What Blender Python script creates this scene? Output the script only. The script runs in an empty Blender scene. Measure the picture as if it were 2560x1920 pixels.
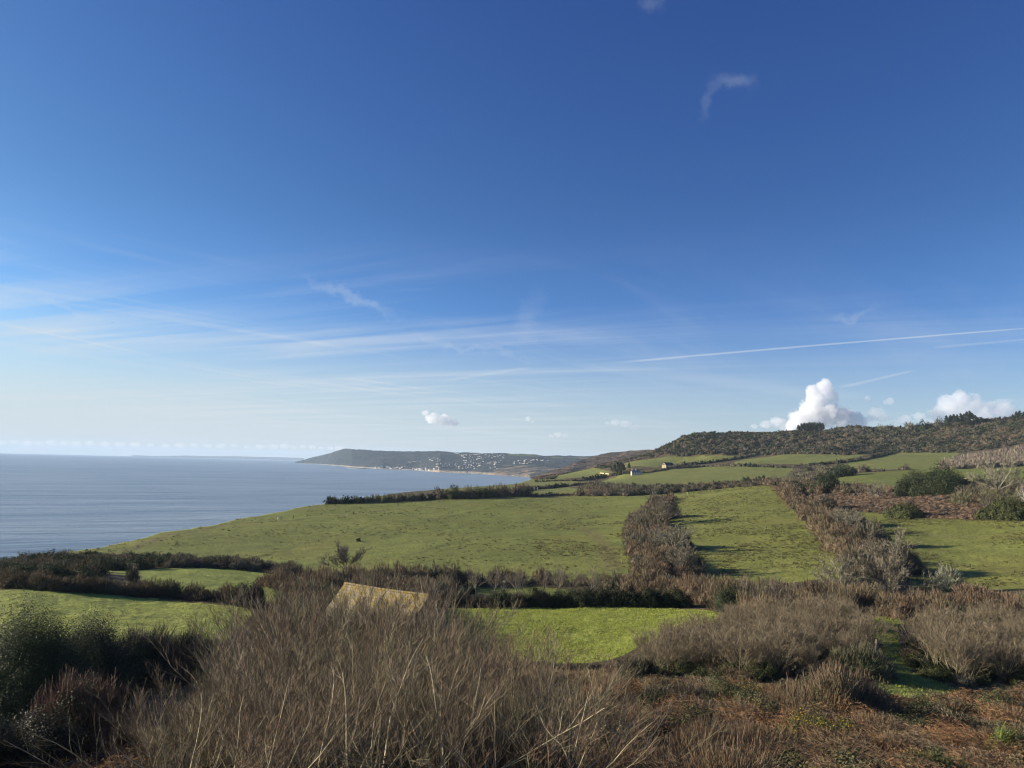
import bpy, math, random
import numpy as np
from mathutils import Matrix, Vector
R = math.radians
sc = bpy.context.scene
COL = sc.collection
rng = np.random.default_rng(7)

# ------------------------------------------------------------------ camera
F = 1923.0                       # focal length in pixels of the 2560 wide photograph
PITCH, ROLL, CAMZ = R(5.74), R(1.45), 100.0
fw = np.array([0, math.cos(PITCH), math.sin(PITCH)])
r0 = np.array([1.0, 0, 0]); u0 = np.array([0, -math.sin(PITCH), math.cos(PITCH)])
cr = math.cos(ROLL) * r0 + math.sin(ROLL) * u0
cu = -math.sin(ROLL) * r0 + math.cos(ROLL) * u0
cam_d = bpy.data.cameras.new('camera'); cam = bpy.data.objects.new('camera', cam_d); COL.objects.link(cam)
cam_d.sensor_width = 36.0; cam_d.lens = F / 2560 * 36.0
cam_d.clip_start = 0.1; cam_d.clip_end = 200000
m = Matrix.Identity(4)
for i in range(3):
    m[i][0] = cr[i]; m[i][1] = cu[i]; m[i][2] = -fw[i]
m[2][3] = CAMZ
cam.matrix_world = m
sc.camera = cam

# ------------------------------------------------------------------ light
SUN_AZ = R(-78)                  # measured from +Y towards +X, so the sun stands to the left
SUN_EL = R(15.5)
sc.view_settings.view_transform = 'Standard'; sc.view_settings.look = 'None'
sc.view_settings.gamma = 1.0; sc.view_settings.exposure = 1.05
sun_d = bpy.data.lights.new('sun', 'SUN'); sun = bpy.data.objects.new('sun', sun_d); COL.objects.link(sun)
sun_d.energy = 5.0; sun_d.angle = R(0.5); sun_d.color = (1.0, 0.885, 0.71)
sd = Vector((math.sin(SUN_AZ) * math.cos(SUN_EL), math.cos(SUN_AZ) * math.cos(SUN_EL), math.sin(SUN_EL)))
sun.rotation_euler = sd.to_track_quat('Z', 'Y').to_euler()
sun.location = (0, 0, 400)
cy = sc.cycles
cy.use_denoising = True; cy.denoiser = 'OPENIMAGEDENOISE'; cy.denoising_input_passes = 'RGB_ALBEDO_NORMAL'; cy.denoising_prefilter = 'ACCURATE'
cy.filter_width = 1.15; cy.max_bounces = 6; cy.diffuse_bounces = 2; cy.glossy_bounces = 2; cy.volume_bounces = 4; cy.transparent_max_bounces = 8
cy.use_adaptive_sampling = True; cy.adaptive_threshold = 0.006
cy.volume_step_rate = 1.0; cy.volume_max_steps = 256
cy.caustics_reflective = False; cy.caustics_refractive = False


class NT:
    """small helper for node trees"""
    def __init__(s, tree):
        s.t = tree; s.n = tree.nodes; s.l = tree.links
    def add(s, kind, **kw):
        n = s.n.new(kind)
        for k, v in kw.items():
            if k.startswith('i_'):
                key = k[2:]; n.inputs[int(key) if key.isdigit() else key].default_value = v
            else:
                setattr(n, k, v)
        return n
    def put(s, v, sock):
        if isinstance(v, (int, float, tuple, list)):
            sock.default_value = v
        else:
            s.l.new(v, sock)
    def math(s, op, a, b=0.0, c=0.0, clamp=False):
        n = s.n.new('ShaderNodeMath'); n.operation = op; n.use_clamp = clamp
        for i, v in enumerate((a, b, c)):
            s.put(v, n.inputs[i])
        return n.outputs[0]
    def vmath(s, op, a, b=(0, 0, 0), out=0):
        n = s.n.new('ShaderNodeVectorMath'); n.operation = op
        s.put(a, n.inputs[0]); s.put(b, n.inputs[1])
        return n.outputs[out]
    def mix(s, f, a, b, mode='MIX'):
        n = s.n.new('ShaderNodeMix'); n.data_type = 'RGBA'; n.blend_type = mode
        s.put(f, n.inputs[0]); s.put(a, n.inputs[6]); s.put(b, n.inputs[7])
        return n.outputs[2]
    def noise(s, vec, scale, detail=3.0, rough=0.5, dist=0.0, out=0):
        n = s.n.new('ShaderNodeTexNoise'); n.inputs['Scale'].default_value = scale
        n.inputs['Detail'].default_value = detail; n.inputs['Roughness'].default_value = rough
        n.inputs['Distortion'].default_value = dist
        if vec is not None: s.l.new(vec, n.inputs['Vector'])
        return n.outputs[out]
    def ss(s, v, lo, hi, a=0.0, b=1.0):
        n = s.n.new('ShaderNodeMapRange'); n.interpolation_type = 'SMOOTHSTEP'
        s.put(v, n.inputs[0]); n.inputs[1].default_value = lo; n.inputs[2].default_value = hi
        n.inputs[3].default_value = a; n.inputs[4].default_value = b
        return n.outputs[0]
    def scale(s, vec, sx, sy, sz):
        return s.vmath('MULTIPLY', vec, (sx, sy, sz))


# ------------------------------------------------------------------ sky
def px_dir(px, py):
    u = (px - 1280) / F; v = (960 - py) / F
    d = fw + u * cr + v * cu
    return d / np.linalg.norm(d)

world = bpy.data.worlds.new('World'); sc.world = world; world.use_nodes = True
W = NT(world.node_tree); W.n.clear()
tc = W.add('ShaderNodeTexCoord')
D = tc.outputs['Generated']
sep = W.add('ShaderNodeSeparateXYZ'); W.l.new(D, sep.inputs[0])
zc = W.math('MAXIMUM', sep.outputs[2], 0.004)
cmb = W.add('ShaderNodeCombineXYZ'); W.l.new(sep.outputs[0], cmb.inputs[0]); W.l.new(sep.outputs[1], cmb.inputs[1]); W.l.new(zc, cmb.inputs[2])
sky = W.add('ShaderNodeTexSky', sky_type='NISHITA')
sky.sun_disc = False; sky.sun_elevation = SUN_EL; sky.sun_rotation = SUN_AZ
sky.altitude = 100; sky.air_density = 1.0; sky.dust_density = 0.6; sky.ozone_density = 2.0
W.l.new(cmb.outputs[0], sky.inputs[0])
gm = W.add('ShaderNodeGamma'); gm.inputs[1].default_value = 1.3; W.l.new(sky.outputs[0], gm.inputs[0])
gcm = W.add('ShaderNodeCombineXYZ'); gl = W.ss(zc, 0.34, 0.12)
for i, v in enumerate((.10, .10, .26)): W.l.new(W.math('ADD', W.math('MULTIPLY', gl, v), 1.0), gcm.inputs[i])
gain = gcm.outputs[0]
sp = W.add('ShaderNodeSeparateXYZ'); W.l.new(gm.outputs[0], sp.inputs[0]); cb = W.add('ShaderNodeCombineXYZ')
W.l.new(W.math('MULTIPLY', sp.outputs[0], 0.36), cb.inputs[0]); W.l.new(W.math('MULTIPLY', sp.outputs[1], 0.515), cb.inputs[1])
W.l.new(W.math('MULTIPLY', W.math('POWER', W.math('MULTIPLY', sp.outputs[2], 0.72), 0.75), 1.467), cb.inputs[2]); skycol = W.vmath('MULTIPLY', cb.outputs[0], gain)
# thin high cloud: the view direction is carried up to a flat cloud layer, so streaks foreshorten towards the horizon
zz = W.math('ADD', zc, 0.03)
plx = W.math('DIVIDE', sep.outputs[0], zz); ply = W.math('DIVIDE', sep.outputs[1], zz)
pl = W.add('ShaderNodeCombineXYZ'); W.l.new(plx, pl.inputs[0]); W.l.new(ply, pl.inputs[1])
P = pl.outputs[0]
def plane_pt(px, py):
    d = px_dir(px, py); z = max(d[2], 0.004) + 0.03
    return d[0] / z, d[1] / z
rot = W.add('ShaderNodeMapping'); rot.inputs['Rotation'].default_value = (0, 0, R(24)); W.l.new(P, rot.inputs[0])
st = W.scale(rot.outputs[0], 0.11, 1.0, 1.0)
n1 = W.noise(st, 1.5, 7.0, 0.62, 0.5)
n2 = W.noise(P, 0.22, 3.0, 0.5, 0.3)
rot2 = W.add('ShaderNodeMapping'); rot2.inputs['Rotation'].default_value = (0, 0, R(-52)); rot2.inputs['Location'].default_value = (3.1, 1.7, 0); W.l.new(P, rot2.inputs[0])
n3 = W.noise(W.scale(rot2.outputs[0], 0.2, 1.0, 1.0), 1.1, 6.0, 0.6, 0.8)
cir = W.math('MULTIPLY', W.ss(n1, 0.40, 0.72), W.ss(n2, 0.32, 0.60))
cir = W.math('ADD', cir, W.math('MULTIPLY', W.ss(n3, 0.48, 0.76), 0.75))
low = W.ss(zc, 0.30, 0.10)                         # the veil lies low in the west
left = W.ss(sep.outputs[0], 0.30, -0.30, 0.22, 1.1)
cir = W.math('MULTIPLY', W.math('MULTIPLY', cir, low), left)
veil = W.math('MULTIPLY', W.ss(zc, 0.20, 0.0), W.ss(sep.outputs[0], 0.5, -0.5, 0.60, 1.0))
def streak(p0, p1, w0, w1, gain, soft=1.0):
    """a contrail: a straight line in the cloud layer between two points"""
    a = np.array(plane_pt(*p0)); b = np.array(plane_pt(*p1)); L = np.linalg.norm(b - a); t = (b - a) / L; nrm = np.array([-t[1], t[0]])
    rel = W.vmath('SUBTRACT', P, (a[0], a[1], 0))
    al = W.vmath('DOT_PRODUCT', rel, (t[0] / L, t[1] / L, 0), out=1)
    ac = W.math('ABSOLUTE', W.vmath('DOT_PRODUCT', rel, (nrm[0], nrm[1], 0), out=1))
    wid = W.math('ADD', W.math('MULTIPLY', al, w1 - w0), w0)
    wob = W.noise(P, 4.0, 3.0, 0.6)
    q = W.math('DIVIDE', ac, W.math('MULTIPLY', wid, W.math('ADD', wob, 0.5)))
    f = W.ss(q, 1.0, 0.1)
    f = W.math('MULTIPLY', f, W.math('MULTIPLY', W.ss(al, -0.02, 0.15), W.ss(al, 1.03, 0.9)))
    return W.math('MULTIPLY', f, gain)
trails = [streak((1530, 908), (2600, 818), 0.07, 0.035, 0.40), streak((2095, 970), (2290, 925), 0.10, 0.03, 0.30),
          streak((-40, 800), (385, 890), 0.05, 0.06, 0.22), streak((1090, 955), (1330, 918), 0.12, 0.08, 0.2),
          streak((2330, 870), (2600, 845), 0.08, 0.05, 0.16), streak((1430, 905), (2150, 1000), 0.35, 0.5, 0.12)]
tsum = trails[0]
for t in trails[1:]: tsum = W.math('ADD', tsum, t)
# a few small wisps high in the blue
def wisp(px, py, ang, la, lb, gain):
    d = px_dir(px, py); e = np.array([d[1], -d[0], 0]); e /= np.linalg.norm(e); g = np.cross(e, d); g = g / np.linalg.norm(g)
    c, s = math.cos(ang), math.sin(ang); a1 = c * e + s * g; a2 = -s * e + c * g
    if a1[2] < -9: pass
    wn = W.noise(D, 17.0, 7.0, 0.68, out=1)
    dd = W.vmath('ADD', D, W.vmath('MULTIPLY', W.vmath('SUBTRACT', wn, (0.5, 0.5, 0.5)), (0.075, 0.075, 0.075)))
    rel = W.vmath('SUBTRACT', dd, tuple(d))
    x = W.math('DIVIDE', W.vmath('DOT_PRODUCT', rel, tuple(a1), out=1), la); y = W.math('DIVIDE', W.vmath('DOT_PRODUCT', rel, tuple(a2), out=1), lb)
    r = W.math('SQRT', W.math('ADD', W.math('MULTIPLY', x, x), W.math('MULTIPLY', y, y)))
    return W.math('MULTIPLY', W.ss(r, 1.0, 0.0), gain)
for a in [(1835, 200, R(-18), 0.036, 0.018, 0.12), (1770, 245, R(60), 0.036, 0.010, 0.07), (1632, 8, R(-10), 0.02, 0.016, 0.09),
          (880, 745, R(-24), 0.085, 0.012, 0.20), (1310, 800, R(70), 0.05, 0.02, 0.10), (2130, 778, R(18), 0.04, 0.008, 0.12),
          (180, 768, R(-5), 0.05, 0.006, 0.16), (1160, 870, R(-8), 0.12, 0.008, 0.16)]:
    tsum = W.math('ADD', tsum, wisp(*a))
cov = W.math('ADD', W.math('MULTIPLY', cir, 0.78), tsum)
cov = W.math('MINIMUM', cov, 0.8)
CLOUD = (5.9, 6.5, 7.1, 1)
c1 = W.mix(veil, skycol, (5.6, 6.4, 6.9, 1))
c2 = W.mix(cov, c1, CLOUD)
bg = W.add('ShaderNodeBackground'); W.l.new(c2, bg.inputs[0]); bg.inputs[1].default_value = 0.055
wo = W.add('ShaderNodeOutputWorld'); W.l.new(bg.outputs[0], wo.inputs[0])

# ------------------------------------------------------------------ terrain height field in log-polar form
def level_y(px): return 1121.4 + .0253 * px
CT = [  # px, py, distance   (ground seen at that pixel)  or  (px, None, distance, height relative to the eye)
 (0,None,2,-1.9),(1280,None,2,-1.9),(2560,None,2,-1.9),(0,None,8,-4.3),(1280,None,8,-4.2),(2560,None,8,-4.0),
 (0,None,15,-7.2),(1280,None,15,-6.8),(2560,None,15,-6.6),(0,None,25,-10.6),(1280,None,25,-10.2),(2560,None,25,-9.6),
 (0,None,40,-14.8),(1280,None,40,-14.2),(1900,None,40,-13.3),(2560,None,40,-13.0),
 (0,None,60,-19.5),(1280,None,60,-19),(1900,None,60,-18.2),(2560,None,60,-17.6),
 (0,None,85,-23),(1280,None,85,-23.2),(2560,None,85,-22.0),
 (-500,None,60,-20),(-500,None,150,-29),(3100,None,60,-16),(3100,None,150,-20),
 (860,None,104,-24.6),
 (0,1570,115),(420,1570,117),(0,1475,150),(300,1490,150),(560,1512,142),
 (1200,1630,112),(1480,1640,112),(1250,1522,152),(1500,1522,152),(1800,1530,148),(2200,1590,115),(2200,1530,150),(2500,1540,150),
 (330,1425,215),(600,1440,205),(700,1470,180),(500,1420,222),
 (1230,1488,185),(1400,1488,185),
 (0,1428,225),(120,1400,270),
 (250,1392,295),(500,1405,270),(740,1412,255),(1000,1412,245),(1300,1418,240),(1550,1425,238),
 (500,1330,385),(700,1300,440),(1000,1330,370),(1300,1330,370),(1500,1330,375),(420,1345,350),
 (730,1275,505),(800,1262,560),(1000,1256,580),(1250,1243,630),(1560,1235,660),(1400,1280,500),(1000,1285,470),
 (1152,1219,900),(1290,1211,1000),(1420,1203,1080),(1520,1198,1130),(1320,1232,730),(1400,1222,840),
 (1520,1207,900),(1700,1209,860),(1600,1186,1080),(1560,1180,1120),(1760,1170,1130),(1980,1172,1080),(1980,1192,930),
 (1670,1170,1150),
 (1700,1436,240),(1900,1455,225),(2080,1436,232),(1750,1330,340),(1950,1330,330),(1700,1235,620),(1800,1225,610),(1900,1213,610),
 (2150,1285,400),(2400,1300,370),(2560,1302,355),(2250,1400,270),(2560,1462,228),(2400,1474,222),
 (2100,1262,440),(2300,1255,430),(2560,1250,415),(2150,1228,530),(2500,1218,500),
 (2130,1187,780),(2560,1165,760),(2000,1210,700),(2250,1212,640),(2560,1205,600),
 (2110,1176,900),(2380,1170,880),(2230,1137,1280),(2390,1135,1260),
 (1850,1156,1170),(2050,1146,1230),(1950,1138,1330),(2140,1138,1300),
 (1570,1164,1230),(1630,1148,1430),(1820,1144,1380),
 (2560,1165,900),(2560,1118,1150),(2450,1140,1150),(2450,1168,880),
 (1700,1143,1450),(1900,1136,1430),(2200,1133,1400),(2560,1100,1400),
 (1640,1133,1500),(1664,1110,1560),(1690,1093,1590),(1703,1089,1600),(1690,None,1720,30),(1660,None,1750,15),(1725,1087,1650),(1800,1084,1680),(1990,1080,1700),(2100,1074,1700),(2200,1072,1700),(2330,1066,1680),(2450,1056,1650),(2560,1049,1600),
 (1725,None,2100,60),(2100,None,2100,75),(2560,None,2100,95),(3000,1040,1500),(3000,None,2100,100),(3000,1200,500),
 (1340,1198,1480),(1400,1187,1550),(1450,1176,1600),(1500,1164,1640),(1550,1152,1660),(1600,1140,1650),
 (1400,1193,1200),(1480,1181,1300),(1480,1190,1180),
 (1640,None,2200,0),(1500,None,2200,-50),(1350,None,2200,-90),(1600,None,2600,-60),(2100,None,2700,30),(2560,None,2700,40),
]
def tonorm(az, d): return np.stack([np.asarray(az) * 2.2, np.log(np.asarray(d))], -1)
pts = []; zs = []
for c in CT:
    if len(c) == 3:
        d = px_dir(c[0], c[1]); h = math.hypot(d[0], d[1]); az = math.atan2(d[0], d[1]); pts.append((az, c[2])); zs.append(d[2] / h * c[2])
    else:
        d = px_dir(c[0], level_y(c[0]) + 60); az = math.atan2(d[0], d[1]); pts.append((az, c[2])); zs.append(c[3])
pts = np.array(pts); zs = np.array(zs)
dists = pts[:, 1]
ratio = zs / dists                      # interpolate the view slope: keeps every point on its sight line
X = tonorm(pts[:, 0], dists)
def kern(r2): return 0.5 * r2 * np.log(r2 + 1e-12)
n = len(X)
r2 = ((X[:, None] - X[None]) ** 2).sum(-1)
A = np.zeros((n + 3, n + 3)); A[:n, :n] = kern(r2) + np.eye(n) * 3e-5
A[:n, n] = 1; A[:n, n + 1:] = X; A[n, :n] = 1; A[n + 1:, :n] = X.T
wts = np.linalg.solve(A, np.concatenate([ratio, np.zeros(3)]))
AZ0, AZ1, NA = R(-62), R(62), 1000
LD0, LD1, ND = math.log(0.8), math.log(2750), 1150
gaz = np.linspace(AZ0, AZ1, NA); gld = np.linspace(LD0, LD1, ND)
def h_raw(az, ld):
    q = np.stack([np.clip(az, R(-44), R(44)).ravel() * 2.2, np.maximum(ld, math.log(2)).ravel()], -1); out = np.empty(len(q))
    for i in range(0, len(q), 60000):
        s = q[i:i + 60000]
        k = kern(((s[:, None] - X[None]) ** 2).sum(-1))
        out[i:i + 60000] = k @ wts[:n] + wts[n] + s @ wts[n + 1:]
    return (out.reshape(np.shape(az)) * np.exp(np.maximum(ld, math.log(2)))) + CAMZ
GA, GL = np.meshgrid(gaz[::5], gld[::5], indexing='ij')
Hc = h_raw(GA, GL)
def bil(grid, a0, a1, l0, l1, az, ld):
    na, nl = grid.shape
    fa = np.clip((az - a0) / (a1 - a0) * (na - 1), 0, na - 1.001); fl = np.clip((ld - l0) / (l1 - l0) * (nl - 1), 0, nl - 1.001)
    ia = fa.astype(int); il = fl.astype(int); ta = fa - ia; tl = fl - il
    return (grid[ia, il] * (1 - ta) * (1 - tl) + grid[ia + 1, il] * ta * (1 - tl) + grid[ia, il + 1] * (1 - ta) * tl + grid[ia + 1, il + 1] * ta * tl)
def vnoise(x, y, seed=0):
    """value noise on a lattice, vectorised"""
    xi = np.floor(x).astype(np.int64); yi = np.floor(y).astype(np.int64); fx = x - xi; fy = y - yi
    fx = fx * fx * (3 - 2 * fx); fy = fy * fy * (3 - 2 * fy)
    def hsh(a, b):
        h = (a * 374761393 + b * 668265263 + seed * 2147483647) & 0xFFFFFFFF
        h = ((h ^ (h >> 13)) * 1274126177) & 0xFFFFFFFF
        return ((h ^ (h >> 16)) & 0xFFFF) / 65535.0
    return (hsh(xi, yi) * (1 - fx) + hsh(xi + 1, yi) * fx) * (1 - fy) + (hsh(xi, yi + 1) * (1 - fx) + hsh(xi + 1, yi + 1) * fx) * fy
def fbm(x, y, octv=4, seed=0):
    s = 0; a = 1; tot = 0
    for o in range(octv):
        s = s + a * (vnoise(x * 2 ** o, y * 2 ** o, seed + o) - .5); tot += a; a *= .5
    return s / tot
# coastline: (px, distance); seaward (left) of it the ground drops away as a cliff
COAST_P = [(-900, 190), (-500, 200), (-200, 215), (0, 262), (90, 285), (190, 305), (330, 345), (400, 372), (480, 405), (600, 455), (700, 495), (775, 545), (900, 640), (1020, 780), (1150, 900), (1295, 1060), (1335, 1300), (1345, 1600), (1352, 2000), (1300, 3000), (1300, 5000)]
def azof(px):
    d = px_dir(px, level_y(px) + 60); return math.atan2(d[0], d[1])
COAST = np.array([[math.sin(azof(p)) * d, math.cos(azof(p)) * d] for p, d in COAST_P])
def coast_sd(x, y):
    """signed distance in metres: positive on the seaward side"""
    best = np.full(np.shape(x), 1e9); sgn = np.zeros(np.shape(x))
    for i in range(len(COAST) - 1):
        a = COAST[i]; b = COAST[i + 1]; e = b - a; L2 = (e ** 2).sum()
        t = np.clip(((x - a[0]) * e[0] + (y - a[1]) * e[1]) / L2, 0, 1)
        dx = x - (a[0] + t * e[0]); dy = y - (a[1] + t * e[1]); dd = np.hypot(dx, dy)
        cross = e[0] * dy - e[1] * dx
        m = dd < best
        best = np.where(m, dd, best); sgn = np.where(m, np.sign(cross), sgn)
    return best * sgn
gax, glx = np.meshgrid(gaz, gld, indexing='ij')
Hf = bil(Hc, AZ0, AZ1, LD0, LD1, gax, glx)
gx = np.sin(gax) * np.exp(glx); gy = np.cos(gax) * np.exp(glx)
sd_ = coast_sd(gx, gy) + 8 * fbm(gx / 25, gy / 25, 3, 5)
gd = np.exp(glx)
Hf = Hf + fbm(gx / 30, gy / 30, 4, 1) * np.clip(gd / 300, 0.08, 1.0) * 1.0 + fbm(gx / 3.0, gy / 3.0, 3, 9) * 0.42 * np.clip(gd / 120, .15, 1)
ridge = np.clip((gd - 1380) / 120, 0, 1) * np.clip((gax - azof(1630)) / .02, 0, 1)
Hf = Hf + ridge * (fbm(gx / 110, gy / 110, 5, 21) * 22 + fbm(gx / 30, gy / 30, 3, 22) * 6)
drop = np.where(sd_ > 0, np.minimum(sd_ * 1.15 + np.sqrt(np.maximum(sd_, 0)) * 1.5, 400), 0)
rough = fbm(gx / 12, gy / 12, 4, 33) * np.clip(sd_ / 6, 0, 1) * 7
Hf = np.clip(Hf - drop + rough, -9, 260)
def ground_z(x, y):
    x = np.asarray(x, float); y = np.asarray(y, float)
    return bil(Hf, AZ0, AZ1, LD0, LD1, np.arctan2(x, y), np.log(np.maximum(np.hypot(x, y), .8)))
MARCH = np.exp(np.linspace(math.log(3), math.log(2700), 2600))
def at(px, py, dmin=3):
    """the ground point the sight line through this pixel meets"""
    d = px_dir(px, py); h = math.hypot(d[0], d[1]); x = d[0] / h; y = d[1] / h
    g = ground_z(x * MARCH, y * MARCH); z = CAMZ + d[2] / h * MARCH
    hit = np.where((z <= g) & (MARCH >= dmin))[0]
    k = hit[0] if len(hit) else len(MARCH) - 1
    dd = MARCH[k]
    return np.array([x * dd, y * dd, float(g[k])])
def atd(px, d):
    a = azof(px); x = math.sin(a) * d; y = math.cos(a) * d
    return np.array([x, y, float(ground_z(x, y))])
def P3(p):
    if len(p) == 3: return atd(p[0], p[2])
    return at(*p)
def dist_of(p): return math.hypot(p[0], p[1])

def inpoly(x, y, poly):
    ins = np.zeros(np.shape(x), bool); j = len(poly) - 1
    for i in range(len(poly)):
        xi, yi = poly[i][:2]; xj, yj = poly[j][:2]
        if yi != yj:
            ins ^= ((yi > y) != (yj > y)) & (x < (xj - xi) * (y - yi) / (yj - yi) + xi)
        j = i
    return ins
def wpoly(pp):
    """pixel polygon -> world polygon, edges subdivided so they stay on the ground"""
    out = []
    for i, a in enumerate(pp):
        b = pp[(i + 1) % len(pp)]
        A_, B_ = P3(a), P3(b)
        la, lb = (math.atan2(A_[0], A_[1]), math.log(dist_of(A_))), (math.atan2(B_[0], B_[1]), math.log(dist_of(B_)))
        for k in range(6):
            t = k / 6; az = la[0] * (1 - t) + lb[0] * t; d = math.exp(la[1] * (1 - t) + lb[1] * t)
            out.append((math.sin(az) * d, math.cos(az) * d))
    return np.array(out)

# ------------------------------------------------------------------ mesh helpers
def link(o, parent=None):
    COL.objects.link(o)
    if parent is not None: o.parent = parent
    return o
def tag(o, label=None, category=None, group=None, kind=None):
    if label: o['label'] = label
    if category: o['category'] = category
    if group: o['group'] = group
    if kind: o['kind'] = kind
    return o
def empty(name, loc, label=None, category=None, group=None, rotz=0.0):
    o = bpy.data.objects.new(name, None); o.location = loc; o.rotation_euler = (0, 0, rotz); o.empty_display_size = .3
    link(o); return tag(o, label, category, group)
def np_mesh(name, V, faces, mats, parent=None, tint=None, mat_idx=None, smooth=False):
    """V: (n,3); faces: (m,3) or (m,4) int array (one size) -> one mesh object"""
    V = np.asarray(V, np.float32); faces = np.asarray(faces, np.int32)
    me = bpy.data.meshes.new(name)
    k = faces.shape[1]
    me.vertices.add(len(V)); me.vertices.foreach_set('co', V.ravel())
    me.loops.add(faces.size); me.loops.foreach_set('vertex_index', faces.ravel())
    me.polygons.add(len(faces)); me.polygons.foreach_set('loop_start', np.arange(0, faces.size, k, dtype=np.int32))
    me.polygons.foreach_set('loop_total', np.full(len(faces), k, np.int32))
    for mt in (mats if isinstance(mats, (list, tuple)) else [mats]): me.materials.append(mt)
    if mat_idx is not None: me.polygons.foreach_set('material_index', np.asarray(mat_idx, np.int32))
    if smooth: me.polygons.foreach_set('use_smooth', np.ones(len(faces), bool))
    me.update(calc_edges=True)
    if tint is not None:
        t = np.ones((len(V), 4), np.float32); t[:, :3] = tint
        at_ = me.color_attributes.new('tint', 'FLOAT_COLOR', 'POINT'); at_.data.foreach_set('color', t.ravel())
    o = bpy.data.objects.new(name, me); link(o, parent); return o

def new_mat(name):
    mt = bpy.data.materials.new(name); mt.use_nodes = True; T = NT(mt.node_tree)
    b = T.n['Principled BSDF']; return mt, T, b

# ------------------------------------------------------------------ ground: pasture, scrub soil, cliff, as one sheet
G_NEAR = (0.255, 0.285, 0.062); G_MAIN = (0.168, 0.182, 0.046); G_FAR = (0.165, 0.178, 0.052)
FIELDS = [
 ('near left pasture', G_NEAR, [(-900,1440),(-300,1462),(0,1475),(300,1490),(440,1502),(600,1516),(640,1530),(560,1600),(420,1640),(0,1620),(-900,1640)]),
 ('small pasture', (0.21,0.24,0.055), [(255,1428),(380,1421),(520,1419),(640,1426),(700,1440),(735,1470),(720,1502),(600,1515),(440,1480)]),
 ('near centre pasture', G_NEAR, [(1100,1521),(1400,1521),(1640,1519),(1760,1526),(1830,1536),(1780,1560),(1640,1600),(1540,1645),(1450,1660),(1250,1650),(980,1620),(980,1530)]),
 ('copse glade', (0.15,0.17,0.04), [(1150,1468),(1330,1466),(1440,1478),(1440,1500),(1150,1504)]),
 ('main pasture', G_MAIN, [(100,1398),(180,1375),(330,1345),(480,1311),(600,1290),(700,1274),(790,1258),(1000,1253),(1250,1242),(1560,1233),(1650,1230),(1645,1250),(1610,1285),(1590,1330),(1600,1460),(1450,1458),(1300,1455),(1000,1452),(850,1452),(740,1440),(640,1424),(500,1412),(250,1402)]),
 ('middle pasture', (0.172,0.180,0.046), [(1660,1230),(1800,1220),(1900,1212),(1925,1212),(2000,1280),(2070,1350),(2130,1420),(2080,1450),(1900,1460),(1780,1450),(1690,1420),(1660,1340),(1620,1290)]),
 ('right pasture', (0.165,0.175,0.046), [(2115,1278),(2200,1283),(2300,1297),(2600,1300),(3000,1310),(3000,1470),(2560,1470),(2400,1480),(2290,1478),(2250,1400),(2180,1330)]),
 ('headland pasture', G_FAR, [(1100,1228),(1152,1218),(1290,1209),(1420,1202),(1540,1197),(1480,1208),(1400,1216),(1330,1219),(1240,1226)]),
 ('narrow pasture', G_FAR, [(1310,1232),(1360,1222),(1420,1218),(1452,1222),(1465,1232),(1350,1236)]),
 ('long pasture', G_FAR, [(1495,1203),(1540,1193),(1640,1178),(1760,1167),(1990,1170),(2010,1180),(1960,1200),(1800,1208),(1600,1212),(1520,1212)]),
 ('upper pasture', G_FAR, [(1560,1168),(1562,1158),(1620,1148),(1680,1142),(1840,1140),(1800,1148),(1700,1160),(1640,1170)]),
 ('upper middle pasture', G_FAR, [(1820,1163),(1860,1149),(1950,1137),(2170,1134),(2140,1144),(2080,1153),(2020,1160)]),
 ('upper right pasture', G_FAR, [(2080,1172),(2120,1158),(2200,1138),(2260,1132),(2400,1132),(2370,1150),(2350,1172),(2130,1180)]),
 ('curving pasture', (0.14,0.16,0.04), [(1970,1214),(2060,1196),(2150,1183),(2350,1172),(2560,1164),(2900,1150),(2900,1200),(2560,1208),(2300,1216),(2180,1226),(2080,1216)]),
 ('farm pasture', G_FAR, [(1390,1196),(1400,1184),(1440,1178),(1510,1176),(1530,1185),(1480,1192),(1420,1196)]),
 ('hill clearing', (0.12,0.12,0.05), [(1840,1128),(1850,1118),(1880,1108),(1885,1112),(1870,1126)]),
 ('hill top clearing', (0.17,0.13,0.05), [(2325,1071),(2380,1069),(2375,1075),(2325,1077)]),
 ('lower glade', (0.15,0.18,0.045), [(2150,1540),(2225,1544),(2262,1560),(2245,1585),(2255,1620),(2285,1650),(2275,1680),(2330,1700),(2420,1728),(2390,1745),(2250,1748),(2200,1722),(2150,1664),(2196,1640),(2205,1610),(2185,1580)]),
]
FW = [(nm, c, wpoly(pp)) for nm, c, pp in FIELDS]
wx = gx + 1.6 * fbm(gx / 6, gy / 6, 3, 51) * np.clip(gd / 120, .5, 3); wy = gy + 3.0 * fbm(gx / 6, gy / 6, 3, 61) * np.clip(gd / 120, .5, 3)
soil = np.array([0.095, 0.072, 0.040]); tintg = np.empty(gx.shape + (3,)); tintg[:] = soil
v = fbm(gx / 18, gy / 18, 4, 71)[..., None]
tintg = tintg * (1 + v * 1.2)
fieldmask = np.zeros(gx.shape)
for nm, c, poly in FW:
    bb = poly.min(0), poly.max(0)
    sel = (wx >= bb[0][0]) & (wx <= bb[1][0]) & (wy >= bb[0][1]) & (wy <= bb[1][1])
    ins = np.zeros(gx.shape, bool); ins[sel] = inpoly(wx[sel], wy[sel], poly)
    var = 1 + 0.30 * fbm(gx / 40, gy / 40, 3, 81)[..., None] + 0.25 * fbm(gx / 9, gy / 9, 3, 83)[..., None]
    tintg[ins] = (np.array(c) * var)[ins]
    yel = np.clip(fbm(gx / 25, gy / 25, 4, 91) * 3, 0, 1)[..., None] * np.array([0.03, 0.012, 0.004])
    tintg[ins] += yel[ins]; fieldmask[ins] = 1
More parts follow.
